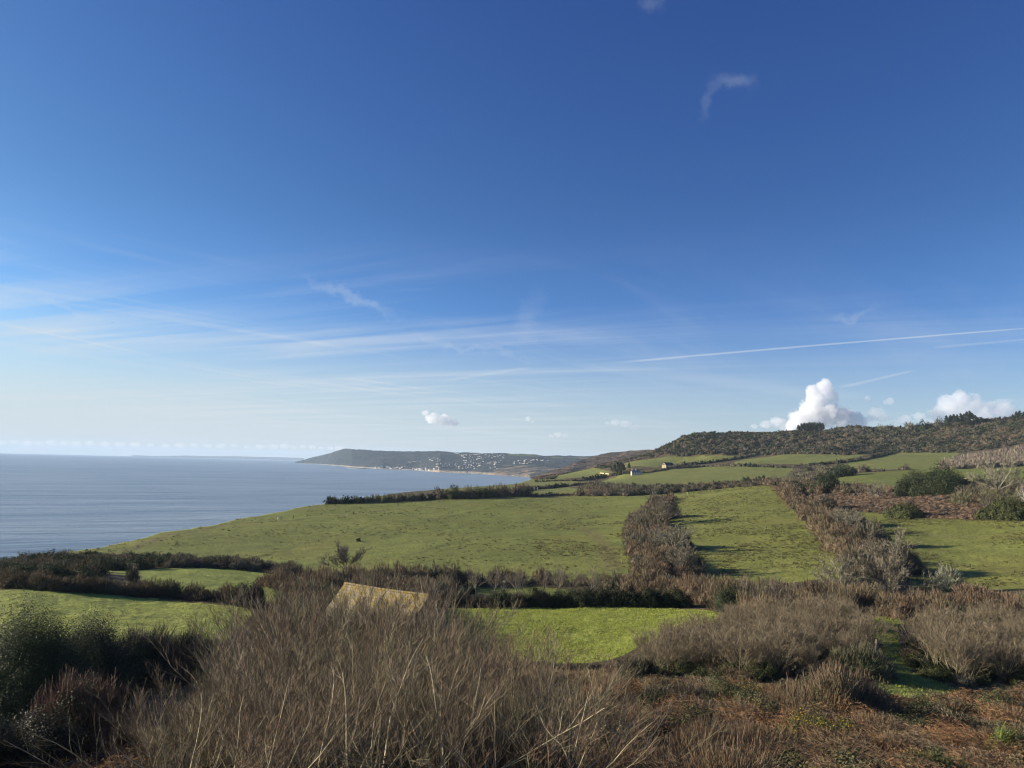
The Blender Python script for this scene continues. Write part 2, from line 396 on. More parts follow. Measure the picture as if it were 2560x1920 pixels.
def worn(path, width, col, k):
    q = np.array([P3(p_)[:2] for p_ in path]); best = np.full(gx.shape, 1e9); sel = (gx > q[:, 0].min() - 9) & (gx < q[:, 0].max() + 9) & (gy > q[:, 1].min() - 9) & (gy < q[:, 1].max() + 9)
    X_, Y_ = wx[sel], wy[sel]; bb = np.full(X_.shape, 1e9)
    for a_, b_ in zip(q[:-1], q[1:]):
        e_ = b_ - a_; t_ = np.clip(((X_ - a_[0]) * e_[0] + (Y_ - a_[1]) * e_[1]) / (e_ ** 2).sum(), 0, 1); bb = np.minimum(bb, np.hypot(X_ - a_[0] - t_ * e_[0], Y_ - a_[1] - t_ * e_[1]))
    m_ = (np.clip(1.6 - bb / width, 0, 1) * k)[..., None]; tintg[sel] = tintg[sel] * (1 - m_) + np.array(col) * m_
worn([(250, 1390), (330, 1371), (430, 1336), (560, 1313), (700, 1303), (800, 1294), (960, 1277), (1150, 1263)], 1.6, (.15, .115, .06), .65)
worn([(900, 1345), (1000, 1320), (1130, 1290), (1260, 1262)], 1.3, (.11, .12, .035), .6)
worn([(640, 1395), (760, 1360), (900, 1322), (1010, 1300)], 1.3, (.11, .12, .035), .5)
worn([(1000, 1395), (1160, 1350), (1330, 1300)], 1.2, (.11, .12, .035), .5)
worn([(0, 1540), (200, 1535), (420, 1545)], .5, (.15, .16, .05), .6); worn([(1150, 1585), (1400, 1580), (1600, 1565)], .5, (.16, .17, .05), .6)
worn([(1460, 1320), (1500, 1350), (1520, 1390), (1530, 1425)], 3.0, (.16, .13, .06), .6)
worn([(2230, 1320), (2380, 1345), (2560, 1340)], 2.0, (.15, .14, .055), .5); worn([(2060, 1161), (2200, 1158), (2380, 1153)], 3.0, (.11, .115, .04), .6)
cl = np.clip((sd_ - 1) / 8, 0, 1)[..., None]
tintg = tintg * (1 - cl) + np.array([0.16, 0.12, 0.075]) * cl
gmat, T, b = new_mat('ground')
ta = T.add('ShaderNodeAttribute', attribute_name='tint'); pos = T.add('ShaderNodeNewGeometry').outputs['Position']
msk = T.add('ShaderNodeAttribute', attribute_name='pasture').outputs['Fac']
nA = T.noise(T.scale(pos, 1, 1, 0.3), 0.9, 5.0, 0.65); nB = T.noise(pos, 0.12, 4.0, 0.6); nC = T.noise(pos, 4.0, 3.0, 0.6)
f = T.math('ADD', T.math('MULTIPLY', nA, 0.9), T.math('ADD', T.math('MULTIPLY', nB, 0.5), T.math('MULTIPLY', nC, 0.5)))
colr = T.mix(1.0, ta.outputs['Color'], T.mix(T.ss(f, 0.7, 1.25), (0.62, 0.66, 0.6, 1), (1.3, 1.3, 1.2, 1)), 'MULTIPLY')
dry = T.ss(T.noise(pos, 0.35, 6.0, 0.7), 0.56, 0.72, 0.0, 0.38)
colr = T.mix(T.math('MULTIPLY', dry, msk), colr, (0.17, 0.135, 0.05, 1))
b.inputs['Roughness'].default_value = 0.9; b.inputs['Specular IOR Level'].default_value = 0.15
T.l.new(colr, b.inputs['Base Color'])
bp = T.add('ShaderNodeBump'); bp.inputs['Strength'].default_value = 1.0; bp.inputs['Distance'].default_value = 0.55
T.l.new(T.math('ADD', nA, T.math('MULTIPLY', nC, 0.25)), bp.inputs['Height']); T.l.new(bp.outputs[0], b.inputs['Normal'])
idx = np.arange(NA * ND).reshape(NA, ND)
Fq = np.stack([idx[:-1, :-1], idx[:-1, 1:], idx[1:, 1:], idx[1:, :-1]], -1).reshape(-1, 4)
gr = np_mesh('ground', np.stack([gx, gy, Hf], -1).reshape(-1, 3), Fq, gmat, tint=tintg.reshape(-1, 3), smooth=True)
pa = gr.data.attributes.new('pasture', 'FLOAT', 'POINT'); pa.data.foreach_set('value', fieldmask.astype(np.float32).ravel())
tag(gr, kind='structure')

# ------------------------------------------------------------------ sea, following the curve of the earth
RE2 = 2 * 7.43e6
def sea_z(d): return -d * d / RE2
na, nd = 220, 260
a_ = np.linspace(R(-66), R(50), na); l_ = np.linspace(math.log(120), math.log(52000), nd)
SA, SL = np.meshgrid(a_, l_, indexing='ij'); sdist = np.exp(SL)
V = np.stack([np.sin(SA) * sdist, np.cos(SA) * sdist, sea_z(sdist)], -1).reshape(-1, 3)
ix = np.arange(na * nd).reshape(na, nd)
smat, T, b = new_mat('sea_water')
pos = T.add('ShaderNodeNewGeometry').outputs['Position']
mp = T.add('ShaderNodeMapping'); mp.inputs['Rotation'].default_value = (0, 0, R(-28)); T.l.new(pos, mp.inputs[0])
w1 = T.noise(T.scale(mp.outputs[0], 0.0035, 0.022, 1), 1.0, 5.0, 0.6, 0.4)
w2 = T.noise(T.scale(mp.outputs[0], 0.12, 0.3, 1), 1.0, 5.0, 0.62, 0.3)
w3 = T.noise(T.scale(mp.outputs[0], 0.0012, 0.006, 1), 1.0, 4.0, 0.6, 0.5)
b.inputs['IOR'].default_value = 1.33; b.inputs['Roughness'].default_value = 0.32
T.l.new(T.mix(T.ss(T.math('ADD', T.math('MULTIPLY', w3, 0.6), T.math('MULTIPLY', w1, 0.4)), 0.38, 0.62), (0.150, 0.215, 0.262, 1), (0.265, 0.325, 0.360, 1)), b.inputs['Base Color'])
b.inputs['Specular IOR Level'].default_value = 0.36
bp = T.add('ShaderNodeBump'); bp.inputs['Strength'].default_value = 1.0; bp.inputs['Distance'].default_value = 3.0
T.l.new(T.math('ADD', T.math('MULTIPLY', w1, 4.0), T.math('MULTIPLY', w2, 0.6)), bp.inputs['Height']); T.l.new(bp.outputs[0], b.inputs['Normal'])
sea = np_mesh('sea', V, np.stack([ix[:-1, :-1], ix[:-1, 1:], ix[1:, 1:], ix[1:, :-1]], -1).reshape(-1, 4), smat, smooth=True)
tag(sea, kind='structure')

# ------------------------------------------------------------------ far hills
def hill_sheet(name, base, crest, mat, nx, ny, rough, seed, power=0.8, tintf=None, back=1.25):
    """base: [(px,py or None,dist)] foot of the hill; crest: [(px,py,dist)] its skyline"""
    bx = np.array([p[0] for p in base], float); cx = np.array([p[0] for p in crest], float)
    xs = np.linspace(max(bx[0], cx[0]), min(bx[-1], cx[-1]), nx)
    bd = np.exp(np.interp(xs, bx, np.log([p[2] for p in base]))); cd = np.exp(np.interp(xs, cx, np.log([p[2] for p in crest])))
    cy_ = np.interp(xs, cx, [p[1] for p in crest])
    bz = np.array([sea_z(d) - 1 for d in bd])
    for i, p in enumerate(base): pass
    byy = np.interp(xs, bx, [np.nan_to_num(p[1] if p[1] is not None else np.nan, nan=-1) for p in base])
    V = []; az = []; 
    for i, x in enumerate(xs):
        d = px_dir(x, cy_[i]); h = math.hypot(d[0], d[1]); cz = CAMZ + d[2] / h * cd[i]
        dx, dy = d[0] / h, d[1] / h
        z0 = bz[i]
        if byy[i] > 0:
            d2 = px_dir(x, byy[i]); z0 = CAMZ + d2[2] / math.hypot(d2[0], d2[1]) * bd[i]
        row = []
        for j in range(ny):
            t = j / (ny - 6)
            if t <= 1:
                dd = bd[i] * (1 - t) + cd[i] * t; z = z0 + (cz - z0) * t ** power
            else:
                dd = cd[i] * (1 + (t - 1) * back); z = cz - (cz - z0) * (t - 1) * 6
            row.append((dx * dd, dy * dd, z, t))
        V.append(row)
    V = np.array(V); t = V[..., 3]; V = V[..., :3]
    L = rough[1]
    V[..., 2] += fbm(V[..., 0] / L, V[..., 1] / L, 6, seed) * rough[0] * np.clip(t * 6, 0, 1) + (fbm(V[..., 0] / L * 9, V[..., 1] / L * 9, 3, seed + 3) * rough[0] * .45) * np.clip(t * 9, 0, 1)
    ix = np.arange(nx * ny).reshape(nx, ny)
    tint = tintf(xs, V, t) if tintf else None
    o = np_mesh(name, V.reshape(-1, 3), np.stack([ix[:-1, :-1], ix[:-1, 1:], ix[1:, 1:], ix[1:, :-1]], -1).reshape(-1, 4), mat, tint=tint, smooth=False)
    tag(o, kind='structure')
    return o, V, xs
hmat, T, b = new_mat('hill_cover')
ta = T.add('ShaderNodeAttribute', attribute_name='tint'); pos = T.add('ShaderNodeNewGeometry').outputs['Position']
nn = T.noise(pos, 0.035, 6.0, 0.7); n2_ = T.noise(pos, 0.006, 4.0, 0.6)
T.l.new(T.mix(1.0, ta.outputs['Color'], T.mix(T.ss(T.math('ADD', nn, T.math('MULTIPLY', n2_, .5)), 0.60, 0.95), (0.35, 0.42, 0.45, 1), (1.8, 1.6, 1.4, 1)), 'MULTIPLY'), b.inputs['Base Color'])
b.inputs['Roughness'].default_value = 1.0; b.inputs['Specular IOR Level'].default_value = 0.0
bp = T.add('ShaderNodeBump'); bp.inputs['Distance'].default_value = 14.0; bp.inputs['Strength'].default_value = 1.0
T.l.new(nn, bp.inputs['Height']); T.l.new(bp.outputs[0], b.inputs['Normal'])
def sea_d(px, py):
    d = px_dir(px, py); s = -d[2] / math.hypot(d[0], d[1])
    lo, hi = 500., 26000.
    for _ in range(60):
        m_ = (lo + hi) / 2
        if CAMZ / m_ + m_ / RE2 > s: lo = m_
        else: hi = m_
    return lo
shore = [(738, 1157.5), (790, 1160), (880, 1168), (960, 1173), (1040, 1176), (1100, 1181), (1180, 1184), (1240, 1188), (1300, 1192), (1340, 1195), (1420, 1200), (1700, 1220)]
crest = [(738, 1156, 1.02), (770, 1146, 1.04), (800, 1139, 1.06), (835, 1129, 1.08), (855, 1123, 1.1), (880, 1123, 1.12), (950, 1127, 1.17), (1050, 1129, 1.2), (1060, 1130, 1.2), (1100, 1126.5, 1.22), (1140, 1130, 1.25), (1200, 1132, 1.3), (1270, 1133, 1.4), (1345, 1136, 1.5), (1360, 1139, 1.5), (1460, 1141, 1.6), (1700, 1143, 1.8)]
def lyme_tint(xs, V, t):
    X_ = np.broadcast_to(xs[:, None], t.shape)
    n_ = fbm(V[..., 0] / 260, V[..., 1] / 260, 4, 13)
    c = np.empty(t.shape + (3,)); c[:] = (0.032, 0.040, 0.046)
    c = c + np.clip(n_, 0, 1)[..., None] * np.array([0.03, 0.022, 0.018])
    g = (X_ > 1270) & (X_ < 1352) & (t > .8) & (n_ > -.05); c[g] = (0.10, 0.13, 0.05)
    g = (X_ > 1380) & (X_ < 1700) & (t > .72) & (n_ > 0.02); c[g] = (0.085, 0.10, 0.05)
    beach = (t < 0.035) & (X_ > 1080) & (fbm(X_ / 18, X_ * 0, 2, 3) > -.12); c[beach] = (0.26, 0.225, 0.18)
    be2 = (t < 0.02) & (X_ < 1080); c[be2] = (0.22, 0.2, 0.17)
    ls = (X_ > 1235) & (t < .30) & (fbm(V[..., 0] / 90, V[..., 1] / 45, 3, 19) > -0.02); c[ls] = (0.17, 0.14, 0.11)
    return c.reshape(-1, 3)
lyme, LV, LX = hill_sheet('far_headland_hills', [(x, None, sea_d(x, y)) for x, y in shore],
    [(x, y, sea_d(x, float(np.interp(x, [s[0] for s in shore], [s[1] for s in shore]))) * k) for x, y, k in crest], hmat, 900, 130, (26, 500), 3, 0.72, lyme_tint)
def wood_tint(c0):
    def f_(xs, V, t):
        n_ = fbm(V[..., 0] / 120, V[..., 1] / 120, 4, 23)
        c = np.empty(t.shape + (3,)); c[:] = c0
        return (c * (1 + n_[..., None] * .9)).reshape(-1, 3)
    return f_
mid, MV, MX = hill_sheet('wooded_hills', [(1325, 1196, 2700), (1400, 1200, 2650), (1500, 1210, 2600), (1700, 1215, 2600), (1900, 1215, 2600)],
    [(1325, 1195.5, 2760), (1360, 1183, 2900), (1400, 1170, 3000), (1440, 1155, 3150), (1465, 1145.5, 3300), (1490, 1138, 3350), (1530, 1131, 3350), (1565, 1127, 3300), (1600, 1124.5, 3300), (1640, 1126, 3300), (1900, 1120, 3300)],
    hmat, 420, 90, (16, 200), 8, 0.9, wood_tint((0.095, 0.075, 0.062)))
hb, _, _ = hill_sheet('distant_coast_hills', [(200, None, 30000), (760, None, 30000)],
    [(330, 1139.5, 31000), (400, 1140, 31000), (460, 1139, 31000), (520, 1140, 31000), (600, 1141, 31000), (680, 1142.5, 31000), (760, 1145, 31000)], hmat, 120, 14, (20, 3000), 31, 1.0, wood_tint((0.10, 0.10, 0.09)))

# ------------------------------------------------------------------ vegetation library
def nrm(v): return v / np.maximum(np.linalg.norm(v, axis=-1, keepdims=True), 1e-9)
def rdir(n):
    return nrm(rng.normal(size=(n, 3)))
class Acc:
    def __init__(s): s.V = []; s.Q = []; s.C = []; s.n = 0
    def quad(s, a, b, c, d, col, col2=None):
        n = len(a)
        s.V.append(np.stack([a, b, c, d], 1).reshape(-1, 3))
        s.Q.append((np.arange(n * 4).reshape(n, 4) + s.n))
        col = np.broadcast_to(col, (n, 3)); col2 = col if col2 is None else np.broadcast_to(col2, (n, 3))
        s.C.append(np.stack([col, col, col2, col2], 1).reshape(-1, 3)); s.n += 4 * n
    def strips(s, p0, p1, w0, w1, col, col2=None):
        n = len(p0)
        if n == 0: return
        side = nrm(np.cross(p1 - p0, rdir(n)))
        w0 = np.broadcast_to(w0, (n,))[:, None] * .5; w1 = np.broadcast_to(w1, (n,))[:, None] * .5
        s.quad(p0 - side * w0, p0 + side * w0, p1 + side * w1, p1 - side * w1, col, col2)
    def tubes(s, p0, p1, w0, w1, col, k=3):
        """closed-round segments with k sides"""
        n = len(p0)
        if n == 0: return
        d = nrm(p1 - p0); a = nrm(np.cross(d, np.where(np.abs(d[:, 2:3]) > .9, np.array([1., 0, 0]), np.array([0, 0, 1.])))); b_ = np.cross(d, a)
        w0 = np.broadcast_to(w0, (n,))[:, None] * .5; w1 = np.broadcast_to(w1, (n,))[:, None] * .5
        for i in range(k):
            t0, t1 = 2 * math.pi * i / k, 2 * math.pi * (i + 1) / k
            e0 = math.cos(t0) * a + math.sin(t0) * b_; e1 = math.cos(t1) * a + math.sin(t1) * b_
            s.quad(p0 + e0 * w0, p0 + e1 * w0, p1 + e1 * w1, p1 + e0 * w1, col)
    def leaves(s, c, size, nor, col, asp=.6):
        n = len(c)
        if n == 0: return
        a = nrm(np.cross(nor, rdir(n))); b_ = np.cross(nor, a); size = np.broadcast_to(size, (n,))[:, None]
        s.quad(c - a * size, c - b_ * size * asp, c + a * size, c + b_ * size * asp, col)
    def build(s, name, mat, parent=None, origin=None, smooth=False):
        V = np.concatenate(s.V); 
        if origin is not None: V = V - np.array(origin)
        o = np_mesh(name, V, np.concatenate(s.Q), mat, parent, tint=np.concatenate(s.C), smooth=smooth)
        if origin is not None and parent is None: o.location = origin
        return o

def tint_mat(name, rough=0.8, spec=0.2, trans=0.0, var=0.0, vs=3.0):
    mt, T, b = new_mat(name)
    ta = T.add('ShaderNodeAttribute', attribute_name='tint').outputs['Color']
    if var:
        pos = T.add('ShaderNodeTexCoord').outputs['Object']
        nz = T.noise(pos, vs, 4.0, 0.6)
        ta = T.mix(1.0, ta, T.mix(nz, (1 - var, 1 - var, 1 - var, 1), (1 + var, 1 + var, 1 + var, 1)), 'MULTIPLY')
    T.l.new(ta, b.inputs['Base Color'])
    b.inputs['Roughness'].default_value = rough; b.inputs['Specular IOR Level'].default_value = spec
    if trans:
        tr = T.add('ShaderNodeBsdfTranslucent'); T.l.new(ta, tr.inputs[0])
        mx = T.add('ShaderNodeMixShader'); mx.inputs[0].default_value = trans
        T.l.new(b.outputs[0], mx.inputs[1]); T.l.new(tr.outputs[0], mx.inputs[2])
        T.l.new(mx.outputs[0], T.n['Material Output'].inputs[0])
    return mt
M_TWIG = tint_mat('twig_bark', 0.75, 0.2, var=.15)
M_BARK = tint_mat('stem_bark', 0.8, 0.2, var=.35, vs=5.0)
M_LEAF = tint_mat('evergreen_leaf', 0.6, 0.12, 0.12)
M_BRACK = tint_mat('dead_bracken', 0.85, 0.12, 0.25)
M_GRASS = tint_mat('grass_blade', 0.6, 0.25, 0.35)
M_FLOWER = tint_mat('gorse_flower', 0.6, 0.2, 0.3)
M_SCRUB = tint_mat('scrub_cover', 0.8, 0.15, 0.1)

BROWN = np.array((.155, .120, .074)); PURP = np.array((.112, .092, .068)); PALE = np.array((.235, .205, .150)); OLIVE = np.array((.130, .122, .070))
DARKG = np.array((.040, .052, .024)); GORSE = np.array((.070, .080, .030)); RUST = np.array((.175, .120, .080)); RUSTF = np.array((.235, .135, .068)); STRAW = np.array((.32, .24, .13)); IVY = np.array((.070, .092, .040))
REDB = np.array((.150, .108, .070)); GREY = np.array((.130, .116, .078))

def lobes(dr, seed):
    ph = (seed * 12.9898) % 6.283
    return 1 + .16 * np.sin(dr[:, 0] * 5.1 + ph) * np.cos(dr[:, 1] * 4.3 + ph * 1.7) + .12 * np.sin(dr[:, 2] * 7 + dr[:, 0] * 3 + ph * 2.3) + .07 * np.sin(dr[:, 1] * 11 + ph * 3.1)
def hemi(n, low=-.05):
    d = rdir(n); d[:, 2] = np.abs(d[:, 2]) * (1 - low) + low; return nrm(d)
def dome(acc, c, rx, ry, h, kind, tint, cover=2.6, dist=None, up=.45, core=True, rnd=None):
    """one bush: twigs or leaf clumps spread through a lumpy dome standing on c"""
    D = dist or max(10., math.hypot(c[0], c[1])); pm = D / 769.0; sd = float(rng.random() * 1000)
    c = np.asarray(c, float) - np.array([0, 0, .08 * h]); ax = np.array([rx, ry, h]); r = (rx + ry) / 2
    if kind in ('bare', 'bracken'):
        L = max(.20 * h, 2.2 * pm); L = min(L, .8 * h); w = max(.010, .25 * pm)
        N = int(min(cover * 2 * r * h * .85 / (L * w), 12000)); N = max(N, 25)
        d = hemi(N); f = rng.random(N) ** .5 * .72 + .30; lb = lobes(d, sd)
        tip = c + d * ax * (f * lb)[:, None]
        g = nrm(d * np.array([1, 1, .9]) + np.array([0, 0, up]) + rng.normal(size=(N, 3)) * (.28 if kind == 'bare' else .8))
        if kind == 'bracken': g[:, 2] *= .3
        cc = tint * (.62 + .76 * rng.random((N, 1))) * (1 + rng.normal(size=(N, 3)) * .05)
        acc.strips(tip - g * L, tip, w * 1.35, w * .7, cc * .9, cc * 1.1)
    elif kind == 'ever':
        s_ = max(.05, .50 * pm)
        N = int(min(cover * 2 * r * h * .8 / (s_ * s_ * 1.2), 12000)); N = max(N, 25)
        K = max(6, N // 26); kd = hemi(K); kp = kd * ((.72 + .28 * rng.random((K, 1))) * lobes(kd, sd)[:, None])
        ki = rng.integers(0, K, N); cr_ = .20 if r > 4 * s_ else .3
        off = rdir(N) * (rng.random((N, 1)) ** .5) * cr_
        p = c + (kp[ki] + off) * ax
        nor = nrm(off * 1.3 + kd[ki] + rdir(N) * .8)
        cc = tint * (.55 + .9 * rng.random((K, 1)))[ki] * (.8 + .4 * rng.random((N, 1)))
        acc.leaves(p, s_ * (.6 + .8 * rng.random(N)), nor, cc)
    if core:  # solid hull added inside the bush so light does not pass through it
        k = 7; th = np.arange(k) * 2 * math.pi / k; rings = []
        for fz, fr in ((0, .62), (.3, .62), (.52, .44), (.64, .06)):
            rings.append(np.stack([c[0] + rx * fr * np.cos(th + fz), c[1] + ry * fr * np.sin(th + fz), np.full(k, c[2] + h * fz)], -1))
        for a, b_ in zip(rings[:-1], rings[1:]):
            acc.quad(a, np.roll(a, -1, 0), np.roll(b_, -1, 0), b_, tint * .8)

def spread(poly, spacing, jitter=.45):
    lo = poly.min(0); hi = poly.max(0)
    xs = np.arange(lo[0], hi[0], spacing); ys = np.arange(lo[1], hi[1], spacing)
    if len(xs) * len(ys) > 400000: raise ValueError('polygon too large')
    X_, Y_ = np.meshgrid(xs, ys); X_ = X_.ravel() + rng.normal(size=X_.size) * spacing * jitter; Y_ = Y_.ravel() + rng.normal(size=Y_.size) * spacing * jitter
    k = inpoly(X_, Y_, poly); X_, Y_ = X_[k], Y_[k]
    return np.stack([X_, Y_, ground_z(X_, Y_)], -1)
def on_screen(p, marg=260):
    v = np.asarray(p) - np.array([0, 0, CAMZ]); z = v @ fw; u = (v @ cr) / z * F + 1280
    return (z > 1) & (u > -marg) & (u < 2560 + marg)
def fill(name, label, pix, spacing, h, mix, cover=2.6, mat=None, wide=1.0, up=.45, clump=True, core=True, tj=.25):
    """a patch of growth nobody could count: one object of kind stuff.  mix = [(weight, kind, tint)]"""
    poly = wpoly(pix); acc = Acc(); pts_ = spread(poly, spacing); w = np.cumsum([m_[0] for m_ in mix]); w = w / w[-1]
    pts_ = pts_[on_screen(pts_)]
    sel = fbm(pts_[:, 0] / (spacing * 8), pts_[:, 1] / (spacing * 8), 4, 17) * 1.9 + .5; hn = np.clip(fbm(pts_[:, 0] / (spacing * 3.5), pts_[:, 1] / (spacing * 3.5), 3, 27) * 2.0 + .5, 0, 1)
    for i, p in enumerate(pts_):
        q = float(np.clip(sel[i] + rng.normal() * .14, 0, .999)) if clump else rng.random()
        k = int(np.searchsorted(w, q)); _, kind, tint = mix[min(k, len(mix) - 1)][:3]
        hs = (h[0] + (h[1] - h[0]) * (.62 * hn[i] + .38 * rng.random())) * (mix[min(k, len(mix) - 1)][3] if len(mix[min(k, len(mix) - 1)]) > 3 else 1)
        r = spacing * (.62 + .35 * rng.random()) * wide
        dome(acc, p, r, r * (.8 + .4 * rng.random()), hs, kind, tint * (1 - tj + 2 * tj * rng.random()), cover, up=up, core=core)
    o = acc.build(name, mat or M_SCRUB); tag(o, kind='stuff')
    if label: o['label'] = label
    return o
def hedge(name, label, cat, path, h, width, mix, spacing=None, cover=2.8, up=.45, group=None, ends=None):
    """a hedge along a path of ground points: one thing"""
    P_ = [P3(p) for p in path]; acc = Acc(); w = np.cumsum([m_[0] for m_ in mix]); w = w / w[-1]
    sp = spacing or width * .45; k0 = rng.random() * 100
    tot = 0
    for a, b_ in zip(P_[:-1], P_[1:]):
        L = np.linalg.norm(b_[:2] - a[:2]); n_ = max(1, int(L / sp)); t_ = (b_ - a)[:2] / max(L, .01); s_ = np.array([-t_[1], t_[0]])
        away = 1 if s_ @ ((a + b_)[:2]) > 0 else -1
        for i in range(n_):
            xy = a[:2] + (b_ - a)[:2] * ((i + rng.random() * .8) / n_) + s_ * away * (width * .5 + rng.normal() * width * .2)
            if not on_screen(np.array([xy[0], xy[1], 90.])): continue
            p = np.array([xy[0], xy[1], float(ground_z(*xy))])
            u = (tot + i * sp) / 22.0
            hh = h[0] + (h[1] - h[0]) * float(np.clip(vnoise(np.array(u + k0), np.array(k0), 3) + rng.normal() * .12, 0, 1))
            q = float(np.clip(vnoise(np.array(u * 1.3 + k0 + 50), np.array(k0), 5) * 1.3 - .15 + rng.normal() * .12, 0, .999))
            _, kind, tint = mix[min(int(np.searchsorted(w, q)), len(mix) - 1)]
            r = width * (.45 + .2 * rng.random())
            dome(acc, p, r, r, hh, kind, tint * (.8 + .4 * rng.random()), cover, up=up)
        tot += L
    o = acc.build(name, M_SCRUB, origin=P_[0]); tag(o, label, cat, group)
    return o
def shrub(name, label, px, py, wpx, hpx, kind, tint, group=None, cat='shrub', cover=4.0, parts=None, up=.45, d=None, multi=1):
    """one bush that can be told apart; sizes in photograph pixels at its own distance"""
    p = P3((px, py, d)) if d else at(px, py); D_ = dist_of(p); r = wpx / 2 * D_ / F; h = hpx * D_ / F
    p2 = p + np.array([p[0], p[1], 0]) / D_ * r * .6; p2[2] = float(ground_z(p2[0], p2[1])) if p2[2] > 0 else p2[2]
    p2[2] = min(p2[2], p[2] + .5)
    acc = Acc(); dome(acc, p2, r, r, h, kind, tint, cover, up=up)
    for i in range(multi - 1):
        a = rng.random() * 6.28; q = p2 + np.array([math.cos(a), math.sin(a), 0]) * r * .55
        dome(acc, q, r * .6, r * .6, h * (.5 + .4 * rng.random()), kind, tint * (.8 + .4 * rng.random()), cover, up=up)
    e = empty(name, tuple(p2), label, cat, group)
    acc.build('foliage' if kind == 'ever' else 'twigs', M_LEAF if kind == 'ever' else M_TWIG, e, origin=p2)
    st = Acc(); k = 6; a = rng.random(k) * 6.28
    p0 = np.stack([np.cos(a) * r * .08, np.sin(a) * r * .08, np.full(k, -.15 * h)], -1); p1 = np.stack([np.cos(a) * r * .45, np.sin(a) * r * .45, np.full(k, h * .6)], -1)
    st.tubes(p0, p1, .05 * h, .02 * h, BROWN * .8, 4); st.build('stem', M_BARK, e)
    return e

# ---- branching trees and shrubs
def grow(segs, p, d, L, w, n, bend, upc, curv=None):
    """a polyline limb; returns its points"""
    out = [p.copy()]; 
    for i in range(n):
        d = d + rng.normal(size=3) * bend + np.array([0, 0, upc]); d = d / np.linalg.norm(d)
        q = p + d * L / n; segs.append((p, q, w * (1 - .75 * i / n), w * (1 - .75 * (i + 1) / n))); p = q; out.append(p.copy())
    return out, d
def willow_mesh(seed, H, nst, spread_, nb, nt, tw_len, tw_w, stem_w=.055, name='willow', stemcol=(.33, .29, .18), twigcol=(.185, .142, .098)):
    """many stems fanning from one base, thinning into a haze of upright twigs; returns two meshes"""
    global rng
    keep = rng; rng = np.random.default_rng(seed)
    S = []; B = []; T0 = []; T1 = []
    for i in range(nst):
        a = rng.random() * 6.283; tilt = R(6 + spread_ * rng.random() ** .8); p = np.array([math.cos(a), math.sin(a), 0]) * .35 * rng.random() + np.array([0, 0, -.4])
        d = np.array([math.cos(a) * math.sin(tilt), math.sin(a) * math.sin(tilt), math.cos(tilt)])
        Ls = H * (.72 + .33 * rng.random()) / max(.75, math.cos(tilt) + .12)
        pl_, dd = grow(S, p, d, Ls, stem_w * (.6 + .7 * rng.random()), 8, .10, .05)
        pl_ = np.array(pl_)
        for j in range(nb):
            t = .22 + .72 * (j + rng.random()) / nb; k = min(int(t * 8), 7); q = pl_[k] + (pl_[k + 1] - pl_[k]) * (t * 8 - k)
            sdv = pl_[k + 1] - pl_[k]; sdv /= np.linalg.norm(sdv); o_ = np.cross(sdv, rng.normal(size=3)); o_ /= np.linalg.norm(o_); an = R(20 + 30 * rng.random())
            bd = sdv * math.cos(an) + o_ * math.sin(an) + np.array([0, 0, .15])
            bl, _ = grow(B, q, bd / np.linalg.norm(bd), Ls * (1 - t) * .55 + .45 + .35 * rng.random(), (.016 + .010 * rng.random()), 4, .12, .05)
            bl = np.array(bl)
            m_ = nt; u = rng.random(m_) * .85 + .15; kk = np.minimum((u * 4).astype(int), 3); b0 = bl[kk] + (bl[kk + 1] - bl[kk]) * (u * 4 - kk)[:, None]
            dv = nrm(bl[kk + 1] - bl[kk]); sv = nrm(np.cross(dv, rng.normal(size=(m_, 3)))); an = R(14) + R(34) * rng.random((m_, 1))
            td = nrm(dv * np.cos(an) + sv * np.sin(an) + np.array([0, 0, .22])); T0.append(b0); T1.append(b0 + td * tw_len * (.45 + .8 * rng.random((m_, 1))))
        m_ = nt * 2; u = .5 + .5 * rng.random(m_); kk = np.minimum((u * 8).astype(int), 7); b0 = pl_[kk] + (pl_[kk + 1] - pl_[kk]) * (u * 8 - kk)[:, None]
        dv = nrm(pl_[kk + 1] - pl_[kk]); sv = nrm(np.cross(dv, rng.normal(size=(m_, 3)))); an = R(12) + R(30) * rng.random((m_, 1))
        td = nrm(dv * np.cos(an) + sv * np.sin(an) + np.array([0, 0, .15])); T0.append(b0); T1.append(b0 + td * tw_len * (.5 + .9 * rng.random((m_, 1))))
    stems = Acc(); sa = lambda L_, i: np.array([x[i] for x in L_])
    n_ = len(S); cs = np.array(stemcol) * (.7 + .6 * rng.random((n_, 1))); stems.tubes(sa(S, 0), sa(S, 1), sa(S, 2), sa(S, 3), cs, 4)
    cb = (np.array(stemcol) * .5 + np.array(twigcol) * .55) * (.7 + .6 * rng.random((len(B), 1)))
    stems.tubes(sa(B, 0), sa(B, 1), sa(B, 2), np.maximum(sa(B, 3), .006), cb, 3)
    tw = Acc(); T0 = np.concatenate(T0); T1 = np.concatenate(T1); n_ = len(T0)
    mdp = (T0 + T1) / 2 + rdir(n_) * tw_len * .05; c_ = np.array(twigcol) * (.65 + .7 * rng.random((n_, 1))) * (1 + rng.normal(size=(n_, 3)) * .05)
    tw.strips(T0, mdp, tw_w * 1.25, tw_w, c_); tw.strips(mdp, T1, tw_w, tw_w * .55, c_, c_ * 1.15)
    rng = keep
    so = stems.build(name + '_stems_source', M_BARK); to = tw.build(name + '_twigs_source', M_TWIG)
    ms, mt = so.data, to.data; bpy.data.objects.remove(so); bpy.data.objects.remove(to)
    ms.name = name + '_stems'; mt.name = name + '_twigs'
    return ms, mt
